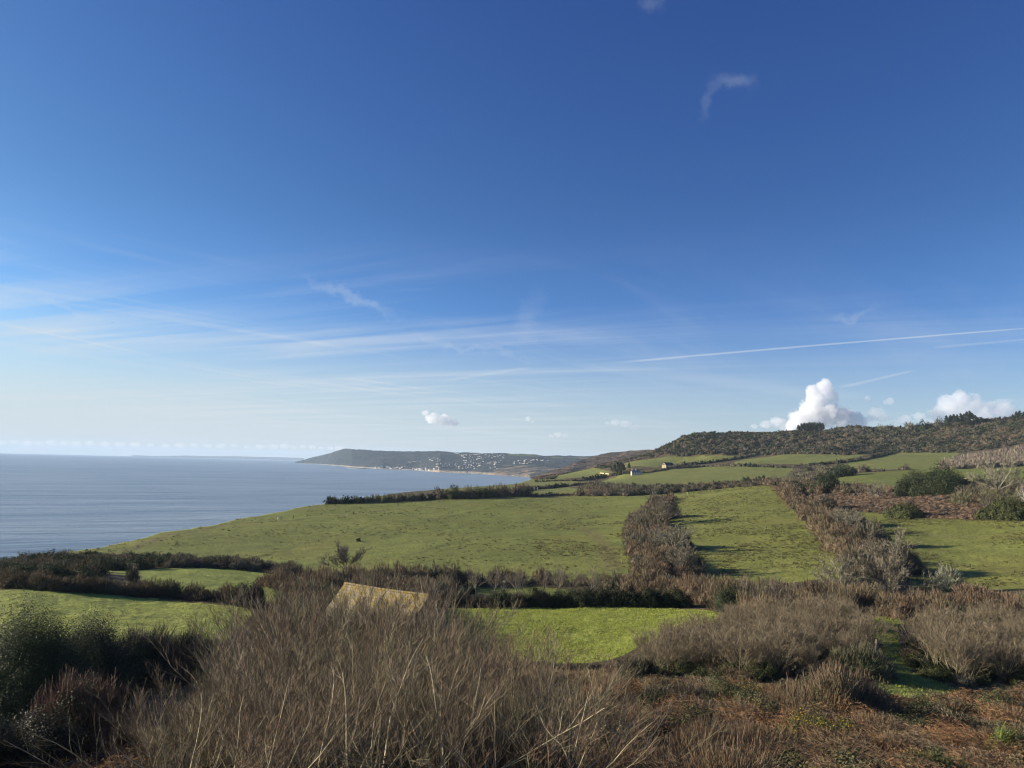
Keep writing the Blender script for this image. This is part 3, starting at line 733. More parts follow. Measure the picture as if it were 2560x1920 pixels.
def place_mesh_plant(name, meshes, p, scale, rotz, label, cat, group, partnames=('stems', 'twigs'), tilt=(0, 0)):
    e = empty(name, tuple(p), label, cat, group, rotz); e.scale = (scale, scale, scale) if not isinstance(scale, tuple) else scale
    e.rotation_euler = (tilt[0], tilt[1], rotz)
    for me, pn in zip(meshes, partnames):
        o = bpy.data.objects.new(pn, me); link(o, e)
    return e
def tree_mesh(seed, H, trunk_frac, crown_r, nl, col, twigcol, name, w0=.28, nb=9, nt=16, tw_w=.02, tw_len=.9, lean=0.1, flat=.5):
    """a leafless tree: trunk, limbs, branches, then twigs"""
    global rng
    keep = rng; rng = np.random.default_rng(seed)
    S = []; B = []; T0 = []; T1 = []
    tl, d = grow(S, np.array([0, 0, -.3]), np.array([lean, 0, 1.]), H * trunk_frac + .3, w0, 4, .10, .1)
    for i in range(nl):
        a = i * 2.4 + rng.random(); el = R(12 + 62 * rng.random()); p = tl[-1] - np.array([0, 0, H * trunk_frac * .4 * rng.random()])
        d = np.array([math.cos(a) * math.cos(el), math.sin(a) * math.cos(el), math.sin(el)])
        Ll = (crown_r * math.cos(el) + H * (1 - trunk_frac) * math.sin(el)) * (.75 + .3 * rng.random())
        pl_, _ = grow(S, p, d, Ll, w0 * .5, 6, .17, .06); pl_ = np.array(pl_)
        for j in range(nb):
            t = .25 + .75 * (j + rng.random()) / nb; k = min(int(t * 6), 5); q = pl_[k] + (pl_[k + 1] - pl_[k]) * min(t * 6 - k, 1)
            sdv = nrm(pl_[k + 1] - pl_[k]); o_ = nrm(np.cross(sdv, rng.normal(size=3))); an = R(25 + 40 * rng.random())
            bd = sdv * math.cos(an) + o_ * math.sin(an) + np.array([0, 0, .25])
            bl, _ = grow(B, q, bd / np.linalg.norm(bd), Ll * .42 * (1.15 - t * .6), w0 * .13, 4, .22, .06); bl = np.array(bl)
            u = rng.random(nt); kk = np.minimum((u * 4).astype(int), 3); b0 = bl[kk] + (bl[kk + 1] - bl[kk]) * (u * 4 - kk)[:, None]
            td = nrm(nrm(bl[kk + 1] - bl[kk]) + rng.normal(size=(nt, 3)) * .5 + np.array([0, 0, .35])); T0.append(b0); T1.append(b0 + td * tw_len * (.5 + .8 * rng.random((nt, 1))))
    trunk = Acc(); sa = lambda L_, i: np.array([x[i] for x in L_])
    trunk.tubes(sa(S, 0), sa(S, 1), sa(S, 2), sa(S, 3), np.array(col) * (.75 + .5 * rng.random((len(S), 1))), 6)
    tw = Acc(); tw.tubes(sa(B, 0), sa(B, 1), sa(B, 2), np.maximum(sa(B, 3), tw_w), np.array(col) * (.7 + .4 * rng.random((len(B), 1))), 3)
    T0 = np.concatenate(T0); T1 = np.concatenate(T1); c_ = np.array(twigcol) * (.65 + .7 * rng.random((len(T0), 1)))
    mdp = (T0 + T1) / 2 + rdir(len(T0)) * tw_len * .08
    tw.strips(T0, mdp, tw_w * 1.2, tw_w, c_); tw.strips(mdp, T1, tw_w, tw_w * .6, c_)
    rng = keep
    so = trunk.build(name + '_a', M_BARK); to = tw.build(name + '_b', M_TWIG); ms, mt = so.data, to.data
    bpy.data.objects.remove(so); bpy.data.objects.remove(to)
    return ms, mt
def tree_at(meshes, px, py, hpx, H, label, group=None, name='bare_tree', rz=None, d=None, wide=1.0, cat='tree'):
    p = P3((px, py, d)) if d else at(px, py); s = hpx * dist_of(p) / F / H
    return place_mesh_plant(name, meshes, p, (s * wide, s * wide, s), rng.random() * 6.28 if rz is None else rz, label, cat, group, ('trunk', 'crown'))

# ------------------------------------------------------------------ far hillside and field boundaries
MIXH = [(2.5, 'bare', PURP * .9), (2, 'ever', np.array((.060, .060, .034))), (2, 'bare', OLIVE * .8), (2.6, 'ever', DARKG), (2, 'bare', PURP), (1.5, 'bare', REDB * .9), (2.4, 'ever', np.array((.055, .058, .030)))]
fill('hillside_scrub', 'dark scrub and gorse covering the flat topped hill', [(1640,1134),(1648,1122),(1655,0,1620),(1680,0,1680),(1700,0,1720),(1725,0,1760),(1800,0,1780),(1990,0,1810),(2100,0,1820),(2200,0,1820),(2330,0,1790),(2450,0,1750),(2700,0,1630),(3000,0,1500),(3000,1125),(2560,1108),(2450,1126),(2400,1132),(2200,1131),(2110,1138),(1900,1135),(1840,1139),(1700,1141)],
     8.0, (2.0, 8.5), MIXH, cover=2.4, wide=1.0, tj=.10)
fill('lower_hill_scrub', 'brown scrub on the slope running down to the sea', [(1336,1199),(1350,0,1560),(1400,0,1600),(1450,0,1640),(1500,0,1670),(1550,0,1690),(1600,0,1680),(1660,1134),(1640,1143),(1560,1157),(1540,1166),(1500,1174),(1440,1178),(1400,1185),(1385,1198)],
     8.0, (2.0, 5.0), [(3, 'bare', REDB), (2, 'bare', PURP), (2, 'ever', DARKG), (2, 'bare', BROWN)], cover=2.2)
fill('leafless_wood', 'pale grey leafless wood above the curving pasture', [(2352,1173),(2368,1158),(2420,1145),(2500,1134),(2600,1122),(2900,1112),(2900,1150),(2560,1165),(2450,1171)],
     7.0, (7, 10), [(3, 'bare', np.array((.18,.15,.12))), (2, 'bare', np.array((.20,.17,.125))), (1, 'bare', np.array((.15,.12,.10)))], cover=2.4, up=1.4)
hedge('hedge', 'dark hedge climbing between the two upper pastures below the hill', 'hedge', [(2035,1165),(2100,1159),(2150,1153),(2200,1143),(2232,1134)], (3.5, 5.5), 6, [(2, 'ever', DARKG), (1, 'bare', PURP)])
hedge('hedge', 'hedge running from behind the stone barn up to the hill foot', 'hedge', [(1690,1167),(1740,1162),(1790,1157),(1830,1151),(1870,1143),(1900,1136)], (4, 7), 8, [(2, 'bare', OLIVE), (2, 'ever', DARKG)])
hedge('hedge', 'long grey hedge along the top of the long pasture', 'hedge', [(1675,1172),(1760,1167.5),(1880,1168),(1990,1170.5)], (4, 7), 7, [(3, 'bare', GREY), (1, 'ever', DARKG), (1, 'bare', OLIVE)])
hedge('hedge', 'low dark hedge from the cottage to the stone barn', 'hedge', [(1545,1190),(1585,1187),(1630,1181),(1665,1176),(1685,1170)], (2.5, 4), 5, [(2, 'ever', DARKG), (1, 'bare', OLIVE)])
hedge('hedge', 'dark hedge below the farm wall left of the cottage', 'hedge', [(1462,1201),(1490,1197),(1520,1192),(1545,1189)], (4, 7), 8, [(2, 'bare', PURP), (2, 'ever', DARKG)])
hedge('hedge', 'brown hedge on the seaward side of the farm pasture', 'hedge', [(1340,1205),(1390,1203),(1440,1203),(1475,1199)], (2, 4), 6, [(2, 'bare', REDB), (1, 'ever', DARKG)])
fill('copse_scrub', 'bushes between the upper pastures right of the long pasture', [(1985,1180),(1992,1168),(2040,1165),(2085,1172),(2075,1182),(2060,1196),(2010,1206),(1978,1214),(1958,1212)], 8, (4, 7), [(3, 'bare', OLIVE * 1.2), (3, 'bare', PURP), (1, 'ever', DARKG)])
shrub('evergreen_tree', 'dark spreading evergreen on the near edge of the curving pasture', 2108, 1192, 62, 30, 'ever', DARKG, cat='tree', multi=3)
for i, (x, y, w, h, lb) in enumerate([(2158, 1180, 40, 18, 'larger brown bush at the left end of the curving pasture top'), (2195, 1179, 50, 9, 'low wide brown bush on the top edge of the curving pasture'), (2262, 1175, 30, 13, 'small domed brown bush alone on the curving pasture top'), (2357, 1171, 16, 14, 'small dark round tree beside the grey wood')]):
    shrub('brown_bush' if i < 3 else 'small_tree', lb, x, y, w, h, 'bare' if i < 3 else 'ever', PURP if i < 3 else GORSE, cover=3)
# belts around the top of the main pasture
hedge('hedge', 'clipped dark hedge on the skyline of the main pasture beside the sea', 'hedge', [(785,1263),(820,1261),(900,1258.5),(960,1256),(1030,1253),(1095,1249)], (4.5, 6.5), 6, [(3, 'bare', PURP*.9), (2, 'ever', DARKG), (1, 'bare', OLIVE)], cover=3.4)
hedge('hedge', 'tall rounded thicket in the middle of the hedge behind the main pasture', 'hedge', [(1100,1249),(1140,1248),(1200,1246),(1260,1243),(1335,1240)], (8, 12), 14, [(3, 'bare', BROWN), (2, 'bare', PURP), (2, 'ever', GORSE)], cover=3, spacing=5)
hedge('hedge', 'low ragged hedge before the small narrow pasture', 'hedge', [(1335,1241),(1400,1239),(1480,1237),(1560,1236)], (2.5, 6.5), 7, [(2, 'bare', REDB*.9), (2, 'bare', PURP), (1, 'ever', DARKG)])
hedge('hedge', 'thin dark hedge between the headland and narrow pastures', 'hedge', [(1306,1229),(1340,1223),(1400,1218),(1440,1214),(1500,1209)], (4, 6), 6, [(2, 'bare', PURP), (1, 'ever', DARKG)])
fill('thicket', 'brown thicket between the main pasture and the long pasture', [(1440,1240),(1455,1226),(1470,1216),(1500,1211),(1540,1218),(1620,1222),(1700,1219),(1780,1216),(1880,1209),(1945,1204),(1990,1208),(1975,1217),(1925,1213),(1860,1217),(1735,1228),(1640,1237),(1560,1240)],
     7.0, (3.5, 7), [(3, 'bare', BROWN), (3, 'bare', PURP), (1.0, 'ever', DARKG), (2, 'bare', GREY)], cover=2.6)
hedge('hedge', 'dense dark hedge on the top edge of the middle pasture', 'hedge', [(1655,1236),(1690,1231),(1720,1228),(1745,1226),(1800,1221),(1860,1216)], (4.5, 6.5), 7, [(3, 'ever', DARKG), (1, 'bare', PURP*.8)])
shrub('evergreen_tree', 'dark round holly in the thicket above the main pasture', 1602, 1233, 30, 24, 'ever', DARKG, cat='tree')
shrub('evergreen_tree', 'left of the two round dark trees on the middle pasture corner', 1869, 1215, 33, 24, 'ever', DARKG*.9, cat='tree', group='round evergreens above the middle pasture')
shrub('evergreen_tree', 'right of the two round dark trees on the middle pasture corner', 1903, 1213, 30, 26, 'ever', DARKG*.9, cat='tree', group='round evergreens above the middle pasture')
# belt between main and middle pasture
fill('thicket', 'leafless thicket between the main and middle pastures', [(1625,1268),(1642,1252),(1672,1244),(1686,1250),(1662,1280),(1660,1300),(1672,1330),(1680,1360),(1700,1400),(1735,1440),(1600,1444),(1585,1410),(1570,1370),(1566,1330),(1578,1295)],
     4.2, (2.0, 7.0), [(3, 'bare', REDB), (3, 'bare', BROWN), (2, 'bare', GREY)], cover=2.8)
fill('thicket', 'leafless thicket running down between the middle and right pastures', [(1942,1226),(1972,1219),(2012,1248),(2075,1290),(2128,1330),(2185,1376),(2230,1440),(2200,1485),(2165,1475),(2110,1405),(2068,1370),(2026,1318),(1992,1278)],
     4.4, (2.6, 7.5), [(3, 'bare', BROWN*1.1), (3, 'bare', REDB), (2, 'bare', GREY)], cover=2.8)
fill('dead_grass', 'straw coloured rough grass edging the middle pasture', [(1922,1212),(1932,1212),(1958,1236),(1985,1270),(1975,1275),(1945,1240)], 1.8, (.4, .9), [(1, 'bare', STRAW*.75), (2, 'bare', RUST)], cover=1.3, up=1.0, core=False)
fill('bracken_bank', 'russet bracken bank above the right pasture', [(2108,1278),(2060,1262),(2010,1235),(2100,1228),(2160,1226),(2260,1232),(2420,1222),(2560,1205),(2850,1205),(2850,1300),(2560,1299),(2300,1294),(2200,1281)],
     3.2, (.9, 2.2), [(3, 'bare', np.array((.17,.105,.070))), (4, 'bracken', RUST), (2, 'bare', PURP), (3, 'bracken', RUST*1.1)], cover=2.2, up=.3)
fill('bank_scrub', 'grey brown bushes on the bracken bank', [(2380,1262),(2400,1240),(2450,1226),(2560,1214),(2850,1214),(2850,1290),(2580,1284),(2480,1275)],
     6, (4, 7), [(3, 'bare', GREY), (2, 'bare', OLIVE), (2, 'bare', BROWN)], cover=2.8)
fill('bank_scrub', 'brown bushes along the top of the bracken bank', [(1990,1222),(2050,1214),(2120,1228),(2240,1230),(2240,1238),(2140,1240),(2030,1236)], 6, (4, 7.5), [(3, 'bare', BROWN), (2, 'bare', REDB), (1, 'bare', OLIVE)], cover=2.8)
EV = [(2068, 1235, 66, 48, 'dark conical holly standing alone left of the bracken bank'), (2005, 1232, 50, 22, 'low dark bush at the top corner of the middle pasture'), (2040, 1226, 26, 16, 'small dark bush beside the conical holly'),
      (2278, 1243, 62, 50, 'smaller domed evergreen left of the wide windswept one'), (2350, 1240, 128, 62, 'wide windswept evergreen on the bracken bank'), (2400, 1232, 50, 38, 'shaded evergreen at the right foot of the windswept one'),
      (2262, 1298, 82, 34, 'gorse bush at the foot of the bracken bank'), (2482, 1299, 60, 26, 'left gorse clump at the right end of the bank foot'), (2540, 1299, 90, 42, 'tall gorse clump at the right end of the bank foot')]
for x, y, w, h, lb in EV:
    shrub('gorse_bush' if 'gorse' in lb else 'evergreen_bush', lb, x, y, w, h, 'ever', GORSE if 'gorse' in lb else DARKG, multi=7, cover=5)
hedge('hedge', 'low dark hedge running right from the windswept evergreen', 'hedge', [(2385,1225),(2430,1219),(2470,1216)], (4, 5.5), 7, [(1, 'ever', DARKG)])
# the leafless trees
TA = tree_mesh(11, 9, .16, 6.0, 11, (.30,.27,.20), (.20,.175,.125), 'spreading_tree', w0=.36, nb=14, nt=42, tw_w=.05, tw_len=.9)
TB = tree_mesh(12, 9, .20, 5.2, 9, (.38,.35,.26), (.23,.21,.15), 'pale_tree', w0=.32, nb=12, nt=36, tw_w=.045, tw_len=.9)
TC = tree_mesh(13, 9, .36, 3.0, 8, (.24,.22,.17), (.20,.16,.115), 'slim_tree', w0=.42, nb=8, nt=20, tw_w=.03, tw_len=.8)
TD = tree_mesh(14, 9, .12, 7.0, 12, (.12,.10,.085), (.14,.115,.10), 'dark_spreading_tree', w0=.26, nb=13, nt=46, tw_w=.04, tw_len=1.1)
TW = tree_mesh(15, 9, .45, 2.2, 8, (.55,.52,.46), (.28,.24,.2), 'white_birch', w0=.24, nb=6, nt=12, tw_w=.04, tw_len=.8, lean=-.15)
TL = [('pale spreading tree at the top of the thicket below the skyline hedge', TA, 1652, 1312, 60, 1.15), ('pale spreading tree half way down the left thicket with white limbs', TB, 1686, 1384, 66, 1.15), ('rounded brown tree at the foot of the left thicket', TA, 1704, 1436, 62, 1.0),
      ('twisted pale tree high in the right thicket', TB, 2122, 1332, 52, 1.2), ('pale stemmed tree in the middle of the right thicket', TC, 2190, 1420, 75, 1.3), ('great spreading leafless tree at the foot of the right thicket', TA, 2225, 1510, 125, .85),
      ('lichen pale thin crowned tree left of the great spreading tree', TB, 2100, 1505, 100, .95), ('dark stemmed bare tree on the lower edge of the main pasture', TD, 862, 1428, 52, 1.1),
      ('pale branching tree on the bank skyline at the right edge', TB, 2500, 1240, 76, 1.0), ('small white limbed tree on the bracken bank', TB, 2190, 1250, 42, .8), ('slim brown tree beside the small white limbed one', TC, 2150, 1246, 36, 1.2),
      ('white birch at the right edge of the photograph', TW, 2560, 1284, 74, .9)]
for lb, me, x, y, h, wd in TL:
    tree_at(me, x, y, h, 9, lb, wide=wd, name='birch_tree' if 'birch' in lb else 'bare_tree')
for x, y, w, h, lb in [(1662, 1300, 70, 46, 'dense pale twigged bush overhanging the middle pasture, nearest the skyline'), (1694, 1376, 84, 56, 'dense bush with pale stems half way down the left thicket'), (1712, 1432, 100, 58, 'broad brown bush closing the foot of the left thicket'), (1640, 1264, 50, 30, 'low reddish bush near the top of the left thicket'),
                       (2122, 1318, 80, 44, 'bushy crown near the twisted pale tree of the right thicket'), (2178, 1372, 90, 56, 'brown domed bush in the middle of the right thicket'), (2232, 1436, 120, 80, 'tall domed bush above the great spreading tree'), (2060, 1276, 60, 34, 'reddish domed bush high in the right thicket')]:
    shrub('bare_bush', lb, x, y, w, h, 'bare', GREY * (1.1 if 'pale' in lb else .95), cover=7, multi=5)
shrub('lichen_bush', 'pale grey green round bush alone in the right pasture', 2368, 1480, 74, 58, 'bare', np.array((.21,.215,.15)), cover=5, multi=3)
shrub('brown_bush', 'wide flat brown bush below the right pasture', 2440, 1500, 120, 36, 'bare', REDB, cover=5, multi=4)
shrub('dark_bush', 'small dark bush alone in the main pasture', 897, 1354, 17, 8, 'ever', DARKG, cover=6)
shrub('dark_bush', 'low dark bush on the cliff edge of the main pasture', 472, 1318, 24, 6, 'ever', GORSE, cover=6)
# left belts
fill('coastal_scrub', 'dark blackthorn scrub on the cliff top at the left', [(-300,1446),(0,1420),(90,1404),(150,1396),(250,1399),(450,1404),(640,1414),(760,1430),(760,1446),(640,1428),(520,1420),(380,1422),(255,1430),(220,1462),(0,1468),(-300,1466)],
     4.2, (1.6, 3.8), [(3, 'bare', PURP), (2, 'bare', GREY*.85), (2, 'ever', DARKG), (2, 'bare', BROWN*.8)], cover=3)
hedge('hedge', 'broad dark hedge behind the near left pasture', 'hedge', [(-250,1466),(0,1472),(150,1480),(300,1488),(440,1500),(560,1512),(648,1516)], (1.7, 4.1), 5.5, [(2, 'ever', DARKG*1.2), (3, 'bare', BROWN*.8), (2, 'bare', OLIVE*.8), (1.4, 'ever', np.array((.05,.055,.035)))], cover=3.4, spacing=1.9)
shrub('dark_bush', 'rounded dark bush ending the hedge behind the near left pasture', 632, 1519, 62, 60, 'ever', np.array((.05,.048,.036)), cover=5, multi=3)
shrub('dark_bush', 'round topped bush rising from the hedge before the small pasture', 330, 1470, 42, 60, 'bare', GREY*.8, cover=5)
# valley belt
fill('thicket', 'brown leafless birch thicket along the valley below the main pasture', [(655,1462),(740,1468),(850,1455),(1000,1452),(1300,1456),(1550,1462),(1740,1474),(1900,1496),(2080,1500),(2200,1522),(2230,1545),(1900,1540),(1830,1530),(1740,1516),(1690,1492),(1450,1464),(1320,1463),(1140,1464),(1100,1510),(1000,1522),(700,1525),(720,1490)],
     3.4, (2.2, 6.0), [(3, 'bare', REDB*1.05), (3, 'bare', BROWN), (1.5, 'bare', GREY), (2, 'bare', BROWN*1.25)], cover=3.0, up=1.3)
fill('thicket', 'brown bushes below the right pasture', [(2230,1520),(2420,1528),(2600,1524),(2800,1524),(2800,1560),(2560,1556),(2330,1556),(2240,1550)],
     3.6, (3, 5), [(3, 'bare', BROWN), (3, 'bare', REDB), (1, 'bare', OLIVE)], cover=3.0, up=1.0)
hedge('hedge', 'solid dark hedge along the far side of the near centre pasture', 'hedge', [(1040,1519),(1150,1520),(1300,1520),(1450,1520),(1600,1519),(1722,1518)], (2.6, 4.4), 4, [(4, 'ever', DARKG*.8), (1, 'bare', PURP*.7)], cover=4, spacing=1.3)
shrub('ivy_clump', 'dark ivy clad bush at the right of the valley hedge', 1835, 1530, 90, 62, 'ever', DARKG, cover=5, multi=4)
for i, (x, y, h) in enumerate([(1190, 1492, 66), (1232, 1486, 60), (1290, 1492, 70), (1312, 1488, 55), (1352, 1490, 62), (1392, 1492, 72), (1425, 1493, 60), (1470, 1496, 74), (1860, 1530, 80), (1960, 1535, 85)]):
    tree_at(TC, x, y, h, 9, ['first slim tree from the left behind the valley hedge', 'second slim tree from the left behind the valley hedge', 'third slim tree from the left, before the glade', 'fourth slim tree from the left, before the glade', 'fifth slim tree from the left, before the glade', 'sixth slim tree from the left, before the glade', 'seventh slim tree from the left, at the right end of the glade', 'last slim tree at the right end of the copse',
        'pale slender tree beside the ivy clad bush', 'pale slender tree right of the ivy clad bush'][i], 'slim leafless trees in the valley', name='slim_tree', wide=1.1)
sn = tree_mesh(16, 5, .45, 2.0, 6, (.36,.31,.26), (.3,.26,.22), 'dead_tree', w0=.45, nb=4, nt=3, tw_w=.04, tw_len=.6, lean=-.35)
tree_at(sn, 1258, 1496, 44, 5, 'twisted dead tree with a broken pale trunk in the glade', name='dead_tree')
shrub('ivy_clump', 'ivy covered trunk at the left of the glade', 1180, 1486, 22, 42, 'ever', DARKG, cover=6)

fill('thicket', 'brown leafless thicket around the lichened barn', [(735,1518),(900,1524),(1040,1520),(1060,1540),(1040,1600),(900,1640),(700,1640),(690,1560)], 3.4, (3.2, 5.0), [(3, 'bare', BROWN), (2, 'bare', REDB), (1, 'bare', GREY)], cover=2.8, up=1.3)

fill('hillside_copses', 'darker and taller clumps of trees on the flat topped hill', [(1665,1126),(1700,1108),(1800,1100),(2000,1094),(2200,1088),(2400,1080),(2560,1075),(2800,1070),(2800,1112),(2560,1104),(2440,1120),(2380,1127),(2200,1126),(2000,1128),(1850,1130),(1700,1136)],
     26, (6, 11), [(3, 'ever', DARKG * .9), (2, 'bare', GREY * 1.1), (2, 'bare', BROWN), (2, 'ever', np.array((.050, .055, .030)))], cover=2.6, wide=.42, tj=.25)
fill('bracken_bank', 'brown bracken slope at the foot of the flat topped hill', [(2000,1136),(2040,1126),(2120,1122),(2185,1128),(2150,1136)], 7, (1, 2.2), [(1, 'bracken', RUST)], cover=3, core=False)

# ------------------------------------------------------------------ foreground
WC = [(.185, .136, .082), (.160, .136, .074), (.200, .132, .084), (.155, .126, .088), (.205, .165, .100)]
WM = [willow_mesh(101 + i, 6.0, 15, 52, 10, 19, .64, .0085, name='willow_%s' % c, twigcol=WC[i]) for i, c in enumerate(('a', 'b', 'c', 'd', 'e'))]
WR = [willow_mesh(121 + i, 5.0, 16, 34, 8, 15, .60, .015, name='sallow_%s' % c, stemcol=(.28,.25,.16), twigcol=(.180,.145,.095)) for i, c in enumerate(('a', 'b', 'c'))]
WN = [willow_mesh(141 + i, 6.0, 10, 66, 10, 17, .58, .0070, stem_w=.075, name='near_willow_%s' % c, twigcol=WC[i], stemcol=(.40, .355, .225)) for i, c in enumerate(('a', 'b', 'c'))]
def willow_row(meshes, H, items, label, group, name='willow_shrub', hj=.12):
    for px, d, h in items:
        p = atd(px, d); s = h / H * (1 + rng.normal() * hj * .6)
        place_mesh_plant(name, meshes[int(rng.integers(len(meshes)))], p, (s * (1 + rng.normal() * .1),) * 2 + (s,), rng.random() * 6.28, label, 'shrub', group)
LBW = 'leafless brown willow in the dense foreground thicket before the yellow roof'
GW = 'willows of the foreground thicket'
willow_row(WM, 6.0, [(px, 54 + rng.normal() * 2, 9.5 - abs(px - 900) / 75) for px in range(730, 1180, 45)], LBW, GW)
willow_row(WM, 6.0, [(px, 44 + rng.normal() * 2, 7.3 - abs(px - 880) / 200) for px in range(590, 1360, 70)], LBW, GW)
willow_row(WM, 6.0, [(px, 35 + rng.normal() * 1.5, 5.8 - abs(px - 850) / 400) for px in range(500, 1480, 80)], LBW, GW)
willow_row(WM + WN, 6.0, [(px, 27 + rng.normal(), 4.8 - abs(px - 850) / 520) for px in range(440, 1560, 90)], LBW, GW)
willow_row(WN, 6.0, [(px, 20 + rng.normal() * .7, 3.9 - abs(px - 850) / 700) for px in range(520, 1560, 105)], LBW, GW)
willow_row(WM, 6.0, [(px, 65 + rng.normal(), 9.0) for px in range(770, 1130, 45)], LBW, GW)
fill('undergrowth', 'added undergrowth tinted dark for the shade beneath the foreground willows', [(470,0,19),(440,0,30),(520,0,58),(1150,0,62),(1400,0,48),(1480,0,30),(1480,0,19)], 1.5, (.7, 2.1), [(2, 'bare', np.array((.060,.048,.032))), (2, 'ever', np.array((.038,.036,.020))), (1, 'bare', np.array((.085,.068,.045)))], cover=2.6)  # added growth whose dark tints put shade into the gaps between willow stems
def poly_row(pix, spacing, h, meshes, H, label, group, name='sallow_shrub'):
    for p in spread(wpoly(pix), spacing, .3):
        if not on_screen(p, 150): continue
        s = (h[0] + (h[1] - h[0]) * rng.random()) / H
        place_mesh_plant(name, meshes[int(rng.integers(len(meshes)))], p, (s * 1.1, s * 1.1, s), rng.random() * 6.28, label, 'shrub', group)
poly_row([(1560,1668),(1640,1645),(1740,1600),(1850,1560),(2020,1552),(2165,1562),(2180,1600),(2180,1640),(2150,1655),(2120,1680),(1900,1700),(1650,1692)], 3.6, (3.4, 5.0), WR, 5.0, 'leafless sallow bush in the thicket right of the near centre pasture', 'sallows right of the near centre pasture')
poly_row([(2268,1600),(2400,1588),(2600,1580),(2800,1580),(2800,1715),(2560,1712),(2400,1700),(2300,1688),(2275,1650)], 3.6, (3.8, 5.4), WR, 5.0, 'leafless sallow bush in the tall thicket at the right edge', 'sallows in the thicket at the right edge')
fill('undergrowth', 'dark bramble undergrowth at the foot of the sallow thicket', [(1560,1672),(1700,1655),(1900,1640),(2150,1640),(2190,1650),(2120,1690),(1900,1706),(1600,1702)], 1.7, (.9, 1.9), [(2, 'ever', GORSE*.8), (2, 'bare', BROWN*.9), (1, 'ever', DARKG)], cover=3)
fill('undergrowth', 'grey bramble undergrowth below the right thicket', [(2270,1620),(2400,1610),(2800,1610),(2800,1725),(2560,1722),(2400,1712),(2290,1696)], 1.7, (.8, 1.8), [(2, 'bare', BROWN), (2, 'ever', GORSE*.8), (1, 'bare', GREY)], cover=3)
# bramble and grassy banks
fill('rough_grass', 'pale dead grass along the near edge of the centre pasture', [(1130,1640),(1250,1660),(1450,1672),(1640,1690),(1800,1712),(1760,1730),(1600,1722),(1450,1712),(1250,1700),(1120,1690)], .9, (.5, 1.1), [(2, 'bare', STRAW*.75), (1, 'bare', RUST*.8), (1, 'bare', OLIVE)], cover=2.4, up=1.6, core=False)
def bramble(name, label, px, d, w, h, tint, kinds=('bare', 'ever'), n=14, cover=3.0, cat='shrub'):
    p = atd(px, d); e = empty(name, tuple(p), label, cat); A1, A2 = Acc(), Acc()
    for i in range(n):
        a = rng.random() * 6.283; rr = w / 2 * rng.random() ** .6 * .75; q = p + np.array([math.cos(a) * rr, math.sin(a) * rr * .8, 0]); q[2] = float(ground_z(q[0], q[1]))
        hh = h * (1 - (rr / (w / 2)) ** 2 * .6) * (.8 + .3 * rng.random()); r = w * (.17 if h < .5 * w else .27) * (.8 + .5 * rng.random())
        dome(A1, q, r, r, hh, kinds[0], tint * (.85 + .3 * rng.random()), cover, up=.5)
        if len(kinds) > 1 and i % 2 == 0: dome(A2, q, r * .95, r * .95, hh * .82, kinds[1], IVY * (.7 + .5 * rng.random()), 1.6)
    A1.build('foliage' if kinds[0] == 'ever' else 'twigs', M_LEAF if kinds[0] == 'ever' else M_TWIG, e, origin=p)
    if A2.n: A2.build('leaves', M_LEAF, e, origin=p)
    return e
bramble('bramble_mound', 'brown domed bramble mound left of the lower grassy gap', 2078, 62, 8, 4.6, np.array((.185,.135,.085)), n=26)
bramble('bramble_mound', 'leafy bramble bank beside the wooden post', 2135, 92, 7, 3.6, OLIVE, n=16)
bramble('ivy_tree', 'tall ivy covered tree at the left edge below the near pasture', 100, 72, 11, 9.4, IVY * .85, ('ever',), n=34, cover=3.4, cat='tree')
bramble('dark_bush', 'dark bush between the ivy covered tree and the willows', 250, 78, 9, 7.2, np.array((.05,.055,.035)), ('ever', 'ever'), n=20)
bramble('dark_bush', 'dark low bush under the near left pasture', 385, 84, 10, 5.8, np.array((.085,.072,.05)), n=20)
bramble('dark_bush', 'dark olive bush where the near left pasture meets the willows', 500, 86, 9, 4.6, np.array((.09,.078,.052)), n=18)
bramble('bramble_mound', 'russet bramble mound at the lower left', 250, 50, 6.4, 4.9, np.array((.19,.125,.085)), n=16)
bramble('dark_bush', 'dark bramble bank at the lower left edge', 50, 46, 8, 3.6, np.array((.05,.05,.032)), ('ever', 'bare'), n=18)
bramble('dark_bush', 'dark olive bush at the near edge of the centre pasture', 1600, 86, 6, 2.8, np.array((.08,.07,.045)), n=14)
